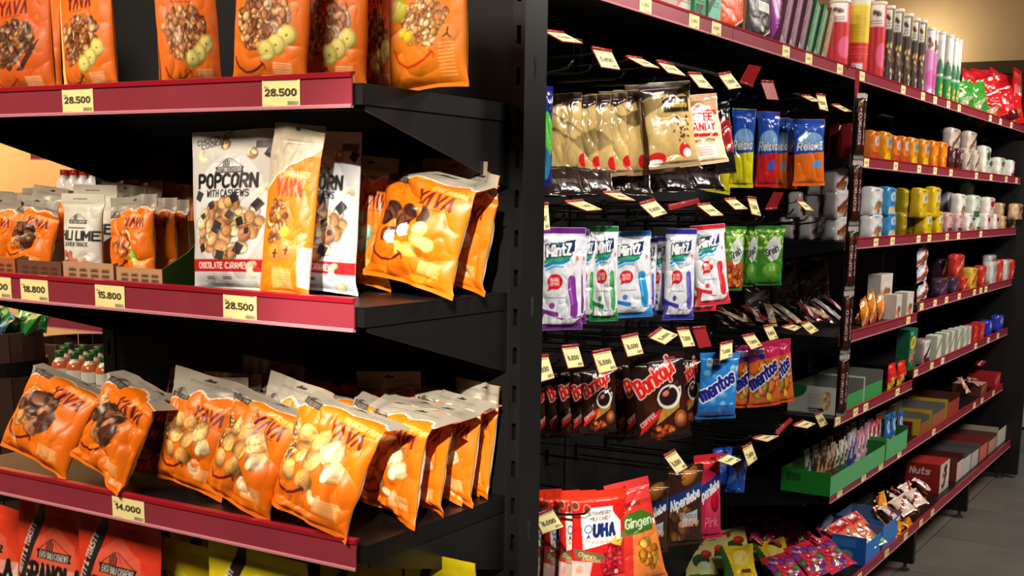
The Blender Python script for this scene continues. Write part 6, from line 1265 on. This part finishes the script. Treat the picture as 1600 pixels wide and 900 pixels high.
# ------------------------------------------------------------------ neighbouring display seen through the gap on the left
Yn = .95
def nx_(px, z): return xat(px, Yn, z)
zr = onY(118, 516, Yn)[2]; xl = nx_(62, zr); 
o = thing('gondola_shelf', 'short shelf with a dusky red rail on the neighbouring display, seen through the left gap', 'shelf', (xl, Yn, zr))
T_ = Matrix.Identity(4)
e = thing_part_empty('price_rail', o)
for n, me in rail_meshes(.55, .043): part(n, me, e)
m = MB(); m.box((.001, .004, .02), (.549, .3, .026)); part('deck', m.mesh('deck', 'black'), o)
zt2 = onY(75, 250, Yn)[2]; xl2 = nx_(48, zt2)
o = thing('gondola_shelf', 'upper red-railed shelf of the neighbouring display behind the black bracket', 'shelf', (xl2, Yn, zt2))
e = thing_part_empty('price_rail', o)
for n, me in rail_meshes(.58, .043): part(n, me, e)
m = MB(); m.box((.001, .004, .02), (.579, .3, .026)); part('deck', m.mesh('deck', 'black'), o)
m = MB(); x0 = nx_(66, 1.3); m.box((x0, Yn+.31, .05), (x0+.6, Yn+.34, 1.9)); o = thing('display_unit', 'brown-backed neighbouring display seen left of the black panel', 'display'); part('back_board', m.mesh('back_board', material('brown_board', (150, 104, 70), rough=.5, noise=.3, nscale=6)), o); NB = o
# tray of red-capped bottles
zc_ = onY(130, 305, Yn+.1)[2]; 
m = MB(); xa = xat(97, Yn+.1, zc_); xb_ = xat(190, Yn+.1, zc_)
def bottle(key, prof, bands, cap):
    if key in _cache: return _cache[key]
    nx, ny = 18, len(prof); th = np.linspace(0, 2*math.pi, nx); V = []; C = []
    for r, z, col in prof:
        for a in th: V.append((r*math.sin(a), -r*math.cos(a), z)); C.append(col)
    me = new_mesh(key, V, grid_faces(nx, ny), 'foil', np.array(C, float))
    z = prof[-1][1]; r = prof[-1][0]; mm = MB(); mm.lathe([(r+.001, z), (r+.0015, z+.001), (r+.0015, z+.014), (r, z+.016)], 16)
    _cache[key] = ([('bottle_body', me), ('cap', mm.mesh('cap', material('cap_'+key, cap, rough=.35, noise=.1), True))], .05, z+.016); return _cache[key]
CLR = (206, 200, 200); JU = (196, 96, 50); CRM2 = (214, 206, 180)
RCB = bottle('redcap', [(.001, 0, CLR), (.022, 0, CLR), (.024, .004, CLR), (.024, .05, (226, 220, 220)), (.022, .065, CLR), (.012, .078, CLR), (.010, .084, CLR)], None, (220, 50, 40))
GCB = bottle('greencap', [(.001, 0, CLR), (.021, 0, CLR), (.022, .004, (214, 214, 206)), (.022, .030, (220, 218, 210)), (.0225, .031, (120, 110, 100)), (.0225, .036, (214, 214, 206)), (.022, .052, (214, 210, 196)), (.022, .060, (214, 210, 196)), (.022, .061, JU), (.0215, .070, JU), (.0165, .0785, JU), (.014, .080, CRM2), (.011, .084, CRM2), (.010, .088, CRM2)], None, (24, 84, 44))
zt_ = onY(130, 300, Yn+.06)[2]-.03
for i in range(10):
    px = 102+(i % 5)*15+(i//5)*6; Yy = Yn+.07+.07*(i//5)
    put(RCB[0], 'drink_bottle', f'clear red-capped bottle in the brown tray, {ORD[i % 5]} from the left in the {["front", "rear"][i//5]} row', 'bottle', (xat(px, Yy, zt_), Yy, zt_-.01), 0, 0, 0, (1.15, 1.15, 1.15))
o = thing('bottle_tray', 'brown scalloped cardboard tray holding the red-capped bottles', 'tray', (xat(97, Yn+.03, zt_), Yn+.03, zt_-.05))
m = MB(); W_ = .42; pts = [(0, 0), (0, .075)]
for i in range(13): pts.append((.01+i*.032, .075-.012*(i % 2)))
pts += [(W_, .075), (W_, 0)]; m.prism(pts, 1, 0, .003); part('front_wall', m.mesh('front_wall', material('cardboard_brown', (96, 70, 52), rough=.7, noise=.2)), o)
m = MB(); m.box((0, .003, 0), (W_, .2, .003)); part('base', m.mesh('base', bpy.data.materials['cardboard_brown']), o)
# table under the tray hidden behind cashew boxes
bxp = o.location; m = MB(); m.box((bxp[0]-.01, bxp[1]-.01, bxp[2]-.012), (bxp[0]+W_+.02, Yn+.31, bxp[2]-.0005)); part('middle_shelf', m.mesh('middle_shelf', 'black'), NB)
# barrels
def barrel(label, cx_px, top_px, bot_z, rad, Yb):
    zt__ = onY(cx_px, top_px, Yb)[2]; x = xat(cx_px, Yb, zt__); o = thing('wooden_barrel', label, 'barrel', (x, Yb, 0)); n = 22
    for i in range(n):
        a0 = 2*math.pi*i/n+.01; a1 = 2*math.pi*(i+1)/n-.01; m = MB(); prof = [(rad*.86, 0), (rad*.97, zt__*.3), (rad, zt__*.55), (rad*.95, zt__*.85), (rad*.9, zt__)]
        ring = []
        for r, z in prof: ring.append(((r*math.cos(a0), r*math.sin(a0), z), (r*math.cos(a1), r*math.sin(a1), z), ((r-.018)*math.cos(a1), (r-.018)*math.sin(a1), z), ((r-.018)*math.cos(a0), (r-.018)*math.sin(a0), z)))
        k = 0
        for q in ring: m.v += list(q)
        for j in range(len(prof)-1):
            for s in range(4): m.f.append((j*4+s, j*4+(s+1) % 4, (j+1)*4+(s+1) % 4, (j+1)*4+s))
        m.f.append((0, 3, 2, 1)); b_ = (len(prof)-1)*4; m.f.append((b_, b_+1, b_+2, b_+3)); part('stave', m.mesh('stave', 'wood'), o)
    for z, r in ((zt__*.9, rad*.94), (zt__*.55, rad*1.005), (zt__*.2, rad*.95)):
        m = MB(); m.lathe([(r+.001, z-.02), (r+.004, z-.02), (r+.004, z+.02), (r+.001, z+.02)], 32); part('hoop', m.mesh('hoop', 'black'), o)
    m = MB(); m.lathe([(.001, zt__-.06), (rad*.88, zt__-.06), (rad*.88, zt__-.055), (.001, zt__-.055)], 24); part('inner_floor', m.mesh('inner_floor', 'wood'), o)
    return x, Yb, zt__
bx_, by_, bz_ = barrel('dark wooden barrel full of snack bags at the left picture edge', -14, 515, 0, .16, .45)
barrel('dark wooden barrel under the neighbouring shelf, behind the small bottles', 130, 530, 0, .2, .98)
MIX = [bagP('mix%d' % i, lambda c=c, s=s: art_pack(c, stripe=s, nx=18, ny=22), .11, .15, .04, wr=1.2, seed=330+i, mat='foil') for i, (c, s) in enumerate((((40, 120, 50), (170, 206, 120)), ((20, 60, 50), (90, 170, 150)), ((60, 140, 200), (200, 220, 230)), ((210, 110, 40), (240, 180, 90))))]
rs = random.Random(31)
for i in range(12):
    a = i*2.4; r = .035+.009*i; put(MIX[[1, 0, 2, 0, 1, 2, 0, 1, 0, 2, 1, 0][i]][0], 'snack_bag', f'green or blue glossy snack bag piled in the left barrel, {ORD[i]} in the pile', 'bag', (bx_+r*math.cos(a), by_+r*math.sin(a)*.8, bz_-.05+.004*i), rs.uniform(-60, 60), rs.uniform(30, 60), rs.uniform(-40, 40), (.9, 1, .7))
for i in range(9):
    px = 50+i*15; Yy = Yn+.05; z = zr+.028; put(MIX[3][0], 'snack_bag', f'orange snack bag on the neighbouring red-railed shelf, {ORD[i]} from the left', 'bag', (xat(px, Yy, z), Yy, z), rs.uniform(-20, 20), 20, rs.uniform(-15, 15), (.5, .7, .32))
# small green-capped bottles on a stand
Yt = .3; zt3 = onY(130, 616, Yt)[2]; xa = xat(80, Yt, zt3); xb_ = xat(200, Yt+.1, zt3)
o = thing('bottle_stand', 'low dark stand carrying the small green-capped bottles', 'stand', (xa, Yt-.04, 0)); m = MB(); m.box((0, 0, zt3-.02), (.45, .26, zt3-.001)); part('top', m.mesh('top', 'black'), o)
for sx in (.01, .42):
    for sy in (.01, .23): m = MB(); m.box((sx, sy, 0), (sx+.02, sy+.02, zt3-.02)); part('leg', m.mesh('leg', 'black'), o)
sB = (548-616); h_ = onY(130, 552, Yt)[2]-zt3
for i in range(15):
    rw = i//5; px = 96+(i % 5)*23+rw*7; Yy = Yt+.06*rw; put(GCB[0], 'juice_bottle', f'small green-capped juice bottle, {ORD[i % 5]} from the left in the {["front", "middle", "rear"][rw]} row', 'bottle', (xat(px, Yy, zt3), Yy, zt3), 0, 0, 0, (1, 1, h_/.104))
# blue water packs beyond the far end of the aisle
Yw = 6.6
o = thing('drink_stack', 'blue shrink-wrapped drink stack glimpsed past the far end of the aisle run', 'stack', (xat(1604, Yw, .6), Yw, 0))
m = MB(); m.box((-.04, 0, .02), (.5, .4, .25)); m2 = MB(); m2.box((-.04, 0, .27), (.5, .4, .75))
part('lower_pack', m.mesh('lower_pack', material('grey_wrap', (150, 150, 150), noise=.3)), o); part('upper_pack', m2.mesh('upper_pack', material('blue_wrap', (40, 130, 210), rough=.2, noise=.4, nscale=20)), o)

# ------------------------------------------------------------------ group phrases for repeats
GN_ = {'candy_bag': 'candy bags hanging on the peg hooks', 'cashew_bag': 'cashew and puffs bags on the end display', 'granola_pouch': 'granola pouches on the end display', 'popcorn_pouch': 'popcorn pouches on the end display', 'display_box': 'open display boxes', 'peg_hook': 'wire pegs of the hook bays',
 'gondola_shelf': 'black shelves with red price rails', 'gondola_upright': 'black slotted uprights', 'back_panel': 'black steel back panels', 'candy_stick_pack': 'coffee candy packs on the clip strip', 'snack_canister': 'snack canisters on the top shelf', 'wrapped_bar': 'wrapped bars in the green tray',
 'snack_packet': 'flat packets fanned on the bottom shelf', 'wrapped_sweet': 'small wrapped sweets', 'sweet_packet': 'crinkled packets heaped by the nut carton', 'stick_pack': 'stick packs piled behind the pegs', 'juice_bottle': 'green-capped bottles on the stand', 'drink_bottle': 'red-capped bottles in the tray', 'snack_bag': 'glossy snack bags',
 'biscuit_pack': 'biscuit packs on the aisle shelves', 'wafer_pack': 'wafer packs on the second aisle shelf', 'snack_pack': 'snack packs on the aisle shelves', 'wooden_barrel': 'dark wooden barrels'}
from collections import defaultdict
gg = defaultdict(list)
for o in SC.objects:
    if o.parent is None and 'label' in o: gg[o.name.split('.')[0]].append(o)
for n, L in gg.items():
    if len(L) > 1:
        for o in L:
            if 'group' not in o: o['group'] = GN_.get(n, n.replace('_', ' ')+' items on the aisle shelves')
for o in SC.objects:
    if o.parent is None and 'label' in o:
        k = len(o['label'].split())
        if k > 16: print('LONG', k, o['label'])
        if USED.get(o['label'], 0) > 1: print('DUP', o['label'])
